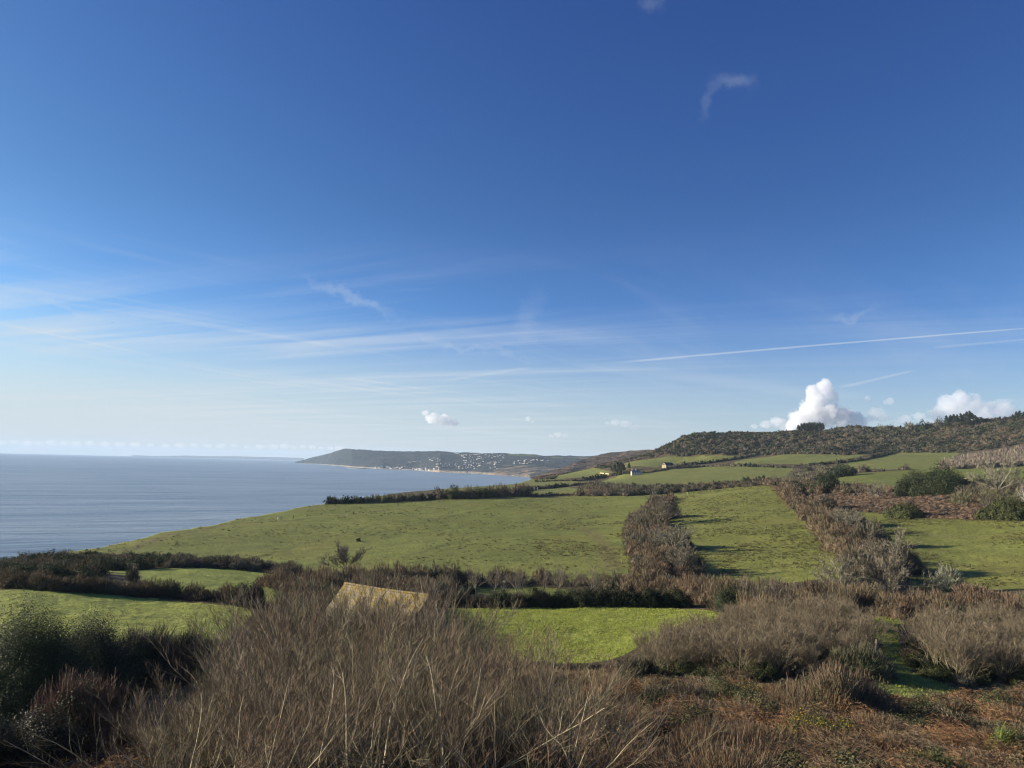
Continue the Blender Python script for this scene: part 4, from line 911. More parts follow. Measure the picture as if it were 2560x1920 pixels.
# bracken and heath
def bracken_field(name, label, pix, spacing, tints, size=(.7, 1.5), hgt=1.0):
    poly = wpoly(pix); pts_ = spread(poly, spacing); pts_ = pts_[on_screen(pts_, 150)]; A_ = Acc()
    for k, p in enumerate(pts_):
        D_ = dist_of(p); pm = D_ / 769; nf = 8; lumps = .75 + 1.1 * float(fbm(np.array(p[0] / 2.2), np.array(p[1] / 2.2), 3, 44)) * 1.6
        q = float(fbm(np.array(p[0] / 4.), np.array(p[1] / 4.), 3, 47)) + .5; tint = tints[int(np.clip(q * 1.5 - .25 + rng.normal() * .12, 0, .999) * len(tints))] * (.7 + .6 * rng.random())
        a = rng.random(nf) * 6.283; L = (size[0] + (size[1] - size[0]) * rng.random(nf)) * lumps; out = np.stack([np.cos(a), np.sin(a), np.zeros(nf)], -1)
        base = p + np.array([0, 0, (.25 + .35 * rng.random()) * hgt * lumps]); s_ = max(.07, 1.0 * pm)
        prev = np.broadcast_to(base, (nf, 3))
        for j in range(4):
            t = (j + 1) / 4
            cur = base + out * (L * t)[:, None] + np.array([0, 0, 1.]) * (L * (.75 * t - .9 * t * t))[:, None] * hgt + rng.normal(size=(nf, 3)) * .03
            c_ = tint * (.7 + .6 * rng.random((nf, 1)))
            A_.strips(prev, cur, max(.012, .22 * pm), max(.01, .2 * pm), c_ * 1.1)
            side = np.cross(nrm(cur - prev), np.array([0, 0, 1.])); side = nrm(side)
            for sg in (-1, 1):
                m_ = (prev + cur) / 2; wd = (L * .24 * (1.15 - t))[:, None]
                A_.strips(m_, m_ + side * sg * wd + rng.normal(size=(nf, 3)) * .04 - np.array([0, 0, .03]), s_ * .8, s_ * .3, c_)
            prev = cur
    o = A_.build(name, M_BRACK); tag(o, kind='stuff'); o['label'] = label; return o
TR = [RUSTF * .5, np.array((.10,.08,.055)), RUSTF * .8, np.array((.20,.13,.075)), RUSTF * 1.15, np.array((.09,.085,.045)), RUSTF]
bracken_field('bracken', 'rust brown dead bracken over the right foreground slope', [(1380,2500),(1360,0,30),(1480,0,45),(1450,0,72),(1600,1700),(1850,1716),(2010,1735),(2180,1745),(2300,1752),(2440,1742),(2620,1716),(2850,1716),(2850,0,13),(2000,0,11)], .66, TR)
bracken_field('bracken', 'dark rust bracken in the lower left corner', [(-250,0,62),(0,0,62),(330,0,62),(420,0,40),(480,0,20),(500,0,11),(-250,0,11)], .62, [RUSTF * .6, np.array((.13,.08,.05)), RUSTF * .85, np.array((.09,.07,.05))])
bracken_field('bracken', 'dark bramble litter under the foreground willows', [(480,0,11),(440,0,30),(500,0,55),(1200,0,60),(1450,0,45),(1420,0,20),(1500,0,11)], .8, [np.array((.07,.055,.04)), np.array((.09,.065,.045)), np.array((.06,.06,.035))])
fill('heath', 'grey heather and bramble tangles over the bracken slope', [(1450,0,20),(1480,0,72),(1850,1716),(2010,1735),(2180,1760),(2300,1775),(2620,1730),(2850,1730),(2850,0,16)], 4.4, (.6, 1.5), [(3, 'bare', np.array((.19,.15,.11))), (2, 'bare', GREY), (2, 'ever', np.array((.06,.058,.032))), (2, 'bare', RUST*.8)], cover=1.7, wide=.8, clump=False, core=False)
fill('bracken', 'heaped mounds of tangled rust coloured bracken', [(1480,0,18),(1500,0,74),(1850,1722),(2010,1742),(2180,1765),(2300,1780),(2620,1735),(2850,1735),(2850,0,16)], 3.4, (.8, 1.9), [(2, 'bracken', RUSTF * .8), (2, 'bracken', np.array((.16,.115,.07))), (2, 'bracken', RUSTF * 1.1), (2, 'ever', np.array((.085,.088,.040))), (1.5, 'bare', np.array((.15,.12,.085)))], cover=3.4, wide=.75, core=False)
fill('brambles', 'lumpy bramble and heather mounds rising through the bracken', [(1500,0,17),(1500,0,70),(1850,1735),(2010,1760),(2180,1790),(2300,1800),(2620,1750),(2850,1750),(2850,0,16)], 4.6, (1.0, 2.5), [(2, 'bare', np.array((.165,.115,.070))), (1.6, 'ever', np.array((.085,.085,.040))), (2, 'bare', np.array((.13,.105,.075))), (1.6, 'ever', np.array((.13,.105,.055))), (2, 'bracken', RUSTF * .8)], cover=4.5, wide=.52, core=False, tj=.3, clump=False)
fill('dead_grass', 'tawny dead stalks among the bracken', [(1480,0,30),(1480,0,75),(1850,1716),(2010,1735),(2180,1760),(2620,1730),(2850,1730),(2850,0,20)], 2.3, (.8, 1.5), [(1, 'bare', STRAW*.8)], cover=.10, up=1.8, wide=.6, core=False)
def gorse(label, px, d, w, h, fl, seed, tint=GORSE):
    p = atd(px, d); e = empty('gorse_bush', tuple(p), label, 'shrub', 'flowering gorse bushes'); A1 = Acc(); A2 = Acc(); pm = d / 769
    for i in range(9):
        a = rng.random() * 6.283; rr = w / 2 * rng.random() * .75; q = p + np.array([math.cos(a) * rr, math.sin(a) * rr, 0]); q[2] = float(ground_z(q[0], q[1])); hh = h * (.6 + .5 * rng.random()); r = w * .22
        dome(A1, q, r, r, hh, 'ever', tint * (.8 + .5 * rng.random()), 2.2); dome(A1, q, r, r, hh * 1.08, 'bare', tint * 1.3, 1.2, core=False)
        n_ = int(2 * fl * (.3 + 1.2 * rng.random())); dd_ = hemi(n_, .25); k = q + dd_ * np.array([r, r, hh]) * (.95 + .15 * rng.random((n_, 1)))
        A2.leaves(k, max(.03, .36 * pm), rdir(n_), np.array((.85, .62, .04)) * (.6 + .5 * rng.random((n_, 1))), .8)
    A1.build('foliage', M_LEAF, e, origin=p); tag(A2.build('flowers', M_FLOWER, e, origin=p), kind='stuff')
gorse('gorse bush with the most yellow flowers, lower right slope', 2020, 40, 3.6, 1.7, 60, 1)
gorse('gorse bush with few flowers right of the fullest one', 2095, 46, 3.0, 1.5, 24, 2)
gorse('gorse bush with yellow crown under the sallow thicket', 1872, 70, 3.2, 1.6, 60, 3)
gorse('small yellow flecked gorse before the sallow thicket', 1832, 62, 2.4, 1.2, 30, 4)
gorse('sparse gorse at the edge of the pale grass', 1720, 74, 3.6, 1.3, 22, 5)
gorse('bright green gorse near the right edge', 2480, 50, 3.0, 1.8, 14, 6, np.array((.12,.15,.045)))
gorse('dark green gorse low on the right slope', 2330, 33, 3.4, 1.4, 4, 7)
# grass tufts on the near pastures
def tufts(name, label, pix, n_, tint, hgt=.16):
    poly = wpoly(pix); lo, hi = poly.min(0), poly.max(0)
    x = lo[0] + (hi[0] - lo[0]) * rng.random(n_); y = lo[1] + (hi[1] - lo[1]) * rng.random(n_); k = inpoly(x, y, poly) & (fbm(x / 3, y / 3, 3, 77) + rng.random(n_) * .5 > .12); x, y = x[k], y[k]; n_ = len(x)
    p = np.stack([x, y, ground_z(x, y)], -1); A_ = Acc()
    for j in range(4):
        a = rng.random(n_) * 6.283; l_ = hgt * (.5 + .8 * rng.random(n_)); o_ = np.stack([np.cos(a) * .5 * l_, np.sin(a) * .5 * l_, l_], -1)
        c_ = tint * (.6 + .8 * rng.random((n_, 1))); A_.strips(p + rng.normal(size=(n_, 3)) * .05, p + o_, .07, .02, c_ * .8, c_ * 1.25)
    o = A_.build(name, M_GRASS); tag(o, kind='stuff'); o['label'] = label; return o
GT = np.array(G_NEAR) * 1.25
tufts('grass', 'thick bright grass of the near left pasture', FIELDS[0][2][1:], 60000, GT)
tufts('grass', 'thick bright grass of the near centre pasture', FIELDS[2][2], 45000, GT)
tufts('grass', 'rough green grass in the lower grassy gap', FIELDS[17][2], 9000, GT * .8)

def tussocks(name, label, pix, n_, tint, thr=.05, h=(.25, .55)):
    poly = wpoly(pix); lo, hi = poly.min(0), poly.max(0); x = lo[0] + (hi[0] - lo[0]) * rng.random(n_); y = lo[1] + (hi[1] - lo[1]) * rng.random(n_)
    k = inpoly(x, y, poly) & (fbm(x / 22, y / 22, 4, 37) + rng.normal(size=n_) * .06 > thr) & (np.abs(np.arctan2(x, y)) < .72); x, y = x[k], y[k]; n_ = len(x); z = ground_z(x, y); A_ = Acc(); sz = h[0] + (h[1] - h[0]) * rng.random(n_) ** 2
    for j in range(14):
        a = rng.random(n_) * 6.283; el = .25 + 1.2 * rng.random(n_); p0 = np.stack([x + np.cos(a) * sz * .5, y + np.sin(a) * sz * .5, z - .03], -1); p1 = p0 + np.stack([np.cos(a) * np.cos(el), np.sin(a) * np.cos(el), np.sin(el)], -1) * sz[:, None]
        c_ = tint * (.6 + .7 * rng.random((n_, 1))); A_.strips(p0, p1, sz * .5, sz * .2, c_)
    o = A_.build(name, M_GRASS); tag(o, kind='stuff'); o['label'] = label
for nm_, fi, n_, thr in (('main', 4, 60000, .02), ('middle', 5, 12000, .0), ('right', 6, 16000, .02)):
    tussocks('tussocks', 'rough grass tussocks of the %s pasture' % nm_, FIELDS[fi][2], n_, np.array((.16, .155, .06)), thr)

tussocks('tussocks', 'coarse tussocks at the right edge of the main pasture', [(1330,1330),(1500,1280),(1600,1275),(1590,1450),(1350,1450)], 2600, np.array((.19, .175, .07)), .04, (.3, .7))
tussocks('tussocks', 'coarse tussocks low in the middle pasture', [(1780,1310),(1960,1290),(2060,1345),(2120,1420),(1950,1450),(1800,1440)], 2600, np.array((.19, .18, .07)), .06, (.3, .6))

# ------------------------------------------------------------------ buildings
def surf_mat(name, c1, c2, scale=2.0, rough=.85, spec=.2, lo=.35, hi=.65, bump=0.0, c3=None):
    mt, T, b = new_mat(name); pos = T.add('ShaderNodeTexCoord').outputs['Object']
    nz = T.noise(pos, scale, 6.0, 0.65); col = T.mix(T.ss(nz, lo, hi), c1 + (1,), c2 + (1,))
    if c3: col = T.mix(T.ss(T.noise(pos, scale * 3.1, 5.0, .7), .5, .68), col, c3 + (1,))
    T.l.new(col, b.inputs['Base Color']); b.inputs['Roughness'].default_value = rough; b.inputs['Specular IOR Level'].default_value = spec
    if bump:
        bp = T.add('ShaderNodeBump'); bp.inputs['Strength'].default_value = .8; bp.inputs['Distance'].default_value = bump
        T.l.new(T.noise(pos, scale * 5, 4.0, .6), bp.inputs['Height']); T.l.new(bp.outputs[0], b.inputs['Normal'])
    return mt
class PM:
    """polygons of mixed size -> one mesh"""
    def __init__(s): s.V = []; s.F = []
    def poly(s, *pts_): n_ = len(s.V); s.V += [tuple(p) for p in pts_]; s.F.append(tuple(range(n_, n_ + len(pts_))))
    def box(s, x0, x1, y0, y1, z0, z1):
        c = [(x, y, z) for z in (z0, z1) for x, y in ((x0, y0), (x1, y0), (x1, y1), (x0, y1))]; n_ = len(s.V); s.V += c
        for f in ((0, 3, 2, 1), (4, 5, 6, 7), (0, 1, 5, 4), (1, 2, 6, 5), (2, 3, 7, 6), (3, 0, 4, 7)): s.F.append(tuple(i + n_ for i in f))
    def build(s, name, mt, parent=None):
        me = bpy.data.meshes.new(name); me.from_pydata(s.V, [], s.F); me.materials.append(mt); me.update()
        o = bpy.data.objects.new(name, me); link(o, parent); return o
def gable_house(e, L, Wd, wall_h, rise, m_wall, m_roof, over=.35, th=.22, sag=0.0):
    """ridge along local x"""
    w = PM(); hx, hy = L / 2, Wd / 2
    w.poly((-hx, -hy, -1.5), (hx, -hy, -1.5), (hx, -hy, wall_h), (-hx, -hy, wall_h)); w.poly((hx, hy, -1.5), (-hx, hy, -1.5), (-hx, hy, wall_h), (hx, hy, wall_h))
    w.poly((hx, -hy, -1.5), (hx, hy, -1.5), (hx, hy, wall_h), (hx, 0, wall_h + rise), (hx, -hy, wall_h)); w.poly((-hx, hy, -1.5), (-hx, -hy, -1.5), (-hx, -hy, wall_h), (-hx, 0, wall_h + rise), (-hx, hy, wall_h))
    w.build('wall', m_wall, e)
    r = PM(); sl = rise / hy; nseg = 14
    for sg in (-1, 1):
        for k in range(nseg):
            xa, xb = [-hx - over + (L + 2 * over) * t / nseg for t in (k, k + 1)]
            for j in range(5):
                def pt(x, t, dz):
                    y = sg * (hy + over) * t; sg_ = -sag * math.sin(math.pi * (x + hx + over) / (L + 2 * over)) + .035 * math.sin(x * 2.3 + t * 4) * (sag > 0)
                    return (x, y, wall_h + rise - sl * abs(y) + dz + sg_ + .06)
                t0, t1 = j / 5, (j + 1) / 5
                q = [pt(xa, t0, th), pt(xb, t0, th), pt(xb, t1, th), pt(xa, t1, th)]; r.poly(*(q if sg < 0 else q[::-1]))
            r.poly(pt(xa, 1, th), pt(xb, 1, th), pt(xb, 1, 0), pt(xa, 1, 0))
        for x in (-hx - over, hx + over):
            r.poly((x, 0, wall_h + rise + .06), pt(x, 0, th), pt(x, 1, th), pt(x, 1, 0))
    r.build('roof', m_roof, e)
M_LROOF = surf_mat('lichen_roof', (.34, .24, .05), (.33, .29, .22), 2.2, .9, .1, .40, .62, .05, (.20, .145, .04))
M_STONE = surf_mat('dark_stone', (.16, .14, .11), (.24, .21, .17), 1.5, .9, .1, bump=.05)
T = NT(M_LROOF.node_tree); b = T.n['Principled BSDF']; src = b.inputs['Base Color'].links[0].from_socket
pos = T.add('ShaderNodeTexCoord').outputs['Object']; sx_ = T.add('ShaderNodeSeparateXYZ'); T.l.new(pos, sx_.inputs[0])
row = T.math('FRACT', T.math('MULTIPLY', T.math('ABSOLUTE', sx_.outputs[1]), 2.6)); col_ = T.math('FRACT', T.math('ADD', T.math('MULTIPLY', sx_.outputs[0], 1.9), T.math('MULTIPLY', T.math('FLOOR', T.math('MULTIPLY', T.math('ABSOLUTE', sx_.outputs[1]), 2.6)), .37)))
jn = T.math('MULTIPLY', T.ss(row, .0, .16, .45, 1.0), T.ss(col_, .0, .10, .7, 1.0)); cj = T.add('ShaderNodeCombineXYZ'); [T.l.new(jn, cj.inputs[i]) for i in range(3)]
low_ = T.ss(T.math('ADD', T.math('ABSOLUTE', sx_.outputs[1]), T.math('MULTIPLY', T.noise(pos, .9, 4.0, .6), 3.0)), 3.4, 5.6)
T.l.new(T.mix(1.0, T.mix(T.math('MULTIPLY', low_, .8), src, (.26, .235, .205, 1)), cj.outputs[0], 'MULTIPLY'), b.inputs['Base Color'])
# barn whose roof shows over the willows
a = atd(860, 108); c = atd(1075, 98.7)
def ray_at(px, py, d):
    q = px_dir(px, py); h = math.hypot(q[0], q[1]); return np.array([q[0] / h * d, q[1] / h * d, CAMZ + q[2] / h * d])
A_, B_ = ray_at(862, 1456, 108), ray_at(1073, 1489, 98.7)
midp = (A_ + B_) / 2; dirv = B_ - A_; L = math.hypot(dirv[0], dirv[1]); rz_ = math.atan2(dirv[1], dirv[0]); tiltz = (A_[2] - B_[2])
gz = float(ground_z(midp[0], midp[1])); rise = 5.2; eave = midp[2] - rise - gz
e = empty('stone_barn', (midp[0], midp[1], gz), 'barn with a yellow lichened roof rising behind the foreground willows', 'barn', rotz=rz_)
gable_house(e, L - .7, 12.0, eave - .25, rise, M_STONE, M_LROOF, .35, .18, .12)
cap = PM(); n_ = 22; hx = L / 2
for k in range(n_):
    x0_, x1_ = -hx + L * k / n_ + .01, -hx + L * (k + 1) / n_ - .02
    zz_ = eave + rise + .06 - .12 * math.sin(math.pi * (k + .5) / n_) + .01 * (k % 3)
    cap.poly((x0_, -.22, zz_ - .10), (x1_, -.22, zz_ - .10), (x1_, 0, zz_ + .10), (x0_, 0, zz_ + .10)); cap.poly((x0_, 0, zz_ + .10), (x1_, 0, zz_ + .10), (x1_, .22, zz_ - .10), (x0_, .22, zz_ - .10))
cap.build('ridge_tiles', M_LROOF, e)
# distant stone barn
M_SAND = surf_mat('sand_stone', (.40, .31, .19), (.50, .41, .27), .8); M_DARKROOF = surf_mat('dark_slate', (.045, .045, .05), (.075, .07, .07), 1.0, .7)
M_GLASSD = surf_mat('dark_opening', (.03, .03, .035), (.05, .05, .055), 1.0, .4)
p = at(1668, 1170); px_m = dist_of(p) / F
vd = math.atan2(p[0], p[1])
def facing(p, turn): # rotation about z so that local -y looks at the camera, then turned
    return -math.atan2(p[0], p[1]) + turn
Lb, Wb = 34 * px_m, 12.5 * px_m
rzb = facing(p, R(55))
e = empty('stone_barn', (p[0] + 4 * px_m, p[1] + 6, p[2] - .5), 'distant sandstone barn with a dark roof and a round window in its gable', 'barn', rotz=rzb)
gable_house(e, Lb, Wb, 7.0 * px_m, 6.5 * px_m, M_SAND, M_DARKROOF, .3, .3)
wn = PM(); wn.poly(*[(-Lb / 2 - .12, 1.2 * math.cos(t), 7 * px_m + 1.0 + 1.2 * math.sin(t)) for t in np.linspace(0, 2 * math.pi, 13)[:-1]]); wn.build('window', M_GLASSD, e)
wn = PM(); wn.box(-Lb / 2 - .10, -Lb / 2 - .01, -1.4, -.2, 1.0, 2.0); wn.build('door', M_GLASSD, e)
# cottage
M_WHITE = surf_mat('white_render', (.55, .50, .43), (.66, .61, .54), .8); M_SLATE = surf_mat('slate', (.16, .15, .17), (.24, .22, .24), 1.0, .6)
p = at(1590, 1188); px_m = dist_of(p) / F
e = empty('cottage', (p[0], p[1] + 3, p[2]), 'white cottage with a grey roof and two chimneys beside the pines', 'house', rotz=facing(p, R(14)))
Lc, Wc, hc, rc = 22 * px_m, 6.0, 6.5 * px_m, 4.5 * px_m
gable_house(e, Lc, Wc, hc, rc, M_WHITE, M_SLATE, .3, .2)
for x in (-Lc * .38, Lc * .05):
    ch = PM(); ch.box(x - .55, x + .55, -.45, .45, hc + rc - .8, hc + rc + 1.9); ch.box(x - .68, x + .68, -.58, .58, hc + rc + 1.902, hc + rc + 2.2); ch.build('chimney', M_WHITE, e)
for x in (-Lc * .3, -Lc * .05, Lc * .22):
    for z in (1.0, 3.0):
        w_ = PM(); w_.box(x - .5, x + .5, -Wc / 2 - .06, -Wc / 2 - .005, z, z + 1.0); w_.build('window', M_GLASSD, e)
pr = PM(); pr.box(Lc * .30, Lc * .42, -Wc / 2 - 2.2, -Wc / 2 - .01, -1, 2.4); pr.build('porch', M_WHITE, e)
# farm wall and small things on the fields
def strip_wall(name, label, cat, path, h, th, mt):
    V = [P3(q) for q in path]; o = V[0]; pm_ = PM()
    for a_, b_ in zip(V[:-1], V[1:]):
        n2 = 6; d_ = (b_ - a_)[:2]; d_ = d_ / np.linalg.norm(d_); s_ = np.array([-d_[1], d_[0]]) * th / 2
        for k in range(n2):
            q0 = a_ + (b_ - a_) * k / n2 - o; q1 = a_ + (b_ - a_) * (k + 1) / n2 - o; z0 = float(ground_z(*(q0 + o)[:2])) - o[2]; z1 = float(ground_z(*(q1 + o)[:2])) - o[2]
            A0 = (q0[0] + s_[0], q0[1] + s_[1]); B0 = (q0[0] - s_[0], q0[1] - s_[1]); A1 = (q1[0] + s_[0], q1[1] + s_[1]); B1 = (q1[0] - s_[0], q1[1] - s_[1])
            pm_.poly((*B0, z0 - .5), (*B1, z1 - .5), (*B1, z1 + h), (*B0, z0 + h)); pm_.poly((*A1, z1 - .5), (*A0, z0 - .5), (*A0, z0 + h), (*A1, z1 + h)); pm_.poly((*B0, z0 + h), (*B1, z1 + h), (*A1, z1 + h), (*A0, z0 + h))
    ob = pm_.build(name, mt); ob.location = tuple(o); tag(ob, label, cat); return ob
strip_wall('stone_wall', 'pale stone wall running left from the cottage pines', 'wall', [(1500, 1184), (1520, 1186), (1540, 1189)], 1.5, .6, M_SAND)
strip_wall('harbour_wall', 'curved dark harbour wall below the far headland', 'harbour wall', [(1700, 1195), (1701, 1195)], .1, .1, M_STONE) if False else None
M_WOOD = surf_mat('weathered_wood', (.20, .17, .13), (.30, .27, .22), 6.0); M_PALEW = surf_mat('pale_wood', (.42, .37, .30), (.55, .50, .42), 6.0)
def post(name, label, cat, px, py, h, w, mt, d=None, cap_=True):
    p = P3((px, py, d)) if d else at(px, py); b_ = PM(); b_.box(-w / 2, w / 2, -w / 2, w / 2, -.3, h)
    if cap_: b_.V += [(-w / 2, -w / 2, h), (w / 2, -w / 2, h), (w / 2, w / 2, h), (-w / 2, w / 2, h), (0, 0, h + w * .4)]; n_ = len(b_.V) - 5; b_.F += [(n_, n_ + 1, n_ + 4), (n_ + 1, n_ + 2, n_ + 4), (n_ + 2, n_ + 3, n_ + 4), (n_ + 3, n_, n_ + 4)]
    o = b_.build(name, mt); o.location = tuple(p); o.rotation_euler = (R(2), R(3), .4); tag(o, label, cat); return o
post('wooden_post', 'pale wooden post in the grassy gap at the lower right', 'post', 2190, 1634, 1.6, .20, M_WOOD)
post('wooden_post', 'small pale post on the top edge of the middle pasture', 'post', 1718, 1236, 1.6, .35, M_PALEW)
# telegraph pole
p = at(1652, 1173); e = empty('telegraph_pole', tuple(p), 'thin telegraph pole left of the distant stone barn', 'pole')
T_ = Acc(); T_.tubes(np.array([[0, 0, -.5]]), np.array([[0, 0, 9.]]), .45, .34, np.array((.10, .08, .06)), 6); T_.build('pole', M_BARK, e)
b_ = PM(); b_.box(-1.1, 1.1, -.12, .12, 8.0, 8.3); b_.build('crossarm', M_WOOD, e)
# wire fence in the glade
e0 = at(1190, 1493); e1 = at(1425, 1496); e = empty('wire_fence', tuple(e0), 'post and wire fence along the sunlit glade', 'fence'); n_ = 15
tops = []
for k in range(n_):
    q = e0 + (e1 - e0) * k / (n_ - 1); q[2] = float(ground_z(q[0], q[1])); hh = 1.25 + rng.normal() * .05; o_ = q - e0
    b_ = Acc(); b_.tubes(np.array([o_ - [0, 0, .3]]), np.array([o_ + [rng.normal() * .05, 0, hh]]), .13, .12, np.array((.12, .10, .08)), 5); b_.build('post', M_BARK, e); tops.append(o_)
tops = np.array(tops); b_ = Acc()
for z in (.35, .7, 1.1): b_.tubes(tops[:-1] + [0, 0, z], tops[1:] + [0, 0, z], .03, .03, np.array((.15, .14, .13)), 3)
b_.build('wire', M_BARK, e)
# field gate between the headland pastures
p = at(1340, 1226); e = empty('field_gate', tuple(p), 'tiny pale gate in the gap of the headland hedge', 'gate', rotz=.3)
for x in (-2, 2): b_ = PM(); b_.box(x - .3, x + .3, -.3, .3, -.3, 3.0); b_.build('post', M_PALEW, e)
b_ = PM(); [b_.box(-1.69, 1.69, -.08, .08, z, z + .22) for z in (.6, 1.2, 1.8)]; b_.build('rail', M_WOOD, e)

# ------------------------------------------------------------------ pines
def pine_mesh(seed, H, cr, low, name):
    global rng
    keep = rng; rng = np.random.default_rng(seed); tr = Acc(); cw = Acc()
    tr.tubes(np.array([[0, 0, -1.], [0.2, 0, H * .5]]), np.array([[0.2, 0, H * .5], [0, .2, H * .92]]), np.array([.7, .5]), np.array([.5, .2]), np.array((.14, .10, .075)), 6)
    k = 26
    for i in range(k):
        z = H * (low + (1 - low) * (i + rng.random()) / k); t = (z / H - low) / (1 - low); r = cr * (1 - t ** 1.6) * (.55 + .55 * rng.random()) + .4; a = rng.random() * 6.28
        c = np.array([math.cos(a) * r * .65, math.sin(a) * r * .65, z]); tr.tubes(np.array([[0, 0, z - .8]]), c[None], .16, .08, np.array((.12, .09, .07)), 3)
        n_ = 90; off = rdir(n_) * (rng.random((n_, 1)) ** .4) * np.array([r * .55 + .5, r * .55 + .5, H * .045 + .3]); cw.leaves(c + off, .42 * (.6 + .8 * rng.random(n_)), nrm(off + rdir(n_) * 1.5 + [0, 0, .6]), np.array((.034, .046, .024)) * (.55 + .9 * rng.random((n_, 1))), .4)
    rng = keep; so = tr.build(name + 'a', M_BARK); to = cw.build(name + 'b', M_LEAF); r_ = so.data, to.data; bpy.data.objects.remove(so); bpy.data.objects.remove(to); return r_
PNM = [pine_mesh(201, 16, 4.0, .42, 'pine_a'), pine_mesh(202, 16, 4.8, .3, 'pine_b'), pine_mesh(203, 16, 3.2, .5, 'pine_c')]
def pine(px, py_top, d, hpx, label, group=None, base=None):
    p = at(*base) if base else atd(px, d); D_ = dist_of(p)
    top = CAMZ + px_dir(px, py_top)[2] / math.hypot(*px_dir(px, py_top)[:2]) * D_; H = max(5, top - p[2]); s = H / 16
    place_mesh_plant('pine_tree', PNM[int(rng.integers(3))], p, (s * 1.0, s * 1.0, s), rng.random() * 6.28, label, 'tree', group, ('trunk', 'crown'))
for i, (x, y) in enumerate([(1998, 1063), (2005, 1059), (2012, 1057), (2019, 1058), (2026, 1056), (2033, 1057), (2039, 1056), (2046, 1058), (2052, 1056), (2059, 1058), (2016, 1062), (2042, 1063)]):
    pine(x, y, 1690 + (i % 3) * 12, 20, 'dark pine in the small flat topped clump on the middle of the ridge', 'pines of the small ridge clump')
for i, (x, y) in enumerate([(2372, 1040), (2382, 1038), (2391, 1036), (2400, 1037), (2408, 1034), (2416, 1035), (2424, 1030), (2431, 1028), (2438, 1033), (2445, 1038), (2396, 1042), (2430, 1042)]):
    pine(x, y, 1655 + (i % 3) * 10, 25, 'dark pine in the taller clump towards the right of the ridge', 'pines of the right ridge clump')
for i, (x, y) in enumerate([(2540, 1036), (2549, 1029), (2558, 1027), (2568, 1030)]):
    pine(x, y, 1610, 25, 'dark pine at the extreme right end of the ridge', 'pines at the right end of the ridge')
for i, (x, y, b_) in enumerate([(1529, 1166, 1186), (1537, 1160, 1187), (1545, 1156, 1187), (1551, 1157, 1186), (1557, 1159, 1187), (1548, 1164, 1189)]):
    pine(x, y, 0, 25, 'tall dark pine in the group sheltering the cottage', 'pines beside the cottage', base=(x, b_))
pine(1573, 1157, 0, 20, 'lone slender pine just left of the cottage chimneys', base=(1573, 1179))
for i, (x, w, h, lb) in enumerate([(2150, 34, 17, 'rounded bare tree on the ridge, first right of the small pine clump'), (2186, 10, 14, 'small pointed dark tree on the ridge skyline'), (2208, 30, 19, 'pale domed bare tree on the ridge skyline'), (2225, 22, 20, 'taller pale bare tree on the ridge skyline'), (2278, 34, 22, 'wide bare tree on the ridge left of the dark domes'), (2310, 38, 22, 'dark domed tree on the ridge left of the tall pine clump'), (2352, 24, 24, 'bare tree on the ridge leaning against the tall pine clump'), (2100, 40, 12, 'low wide bush on the ridge just right of the small pine clump')]):
    shrub('ridge_tree', lb, x, 0, w, h, 'ever' if i in (1, 5) else 'bare', DARKG if i in (1, 5) else GREY, cat='tree', d=1690, cover=3)
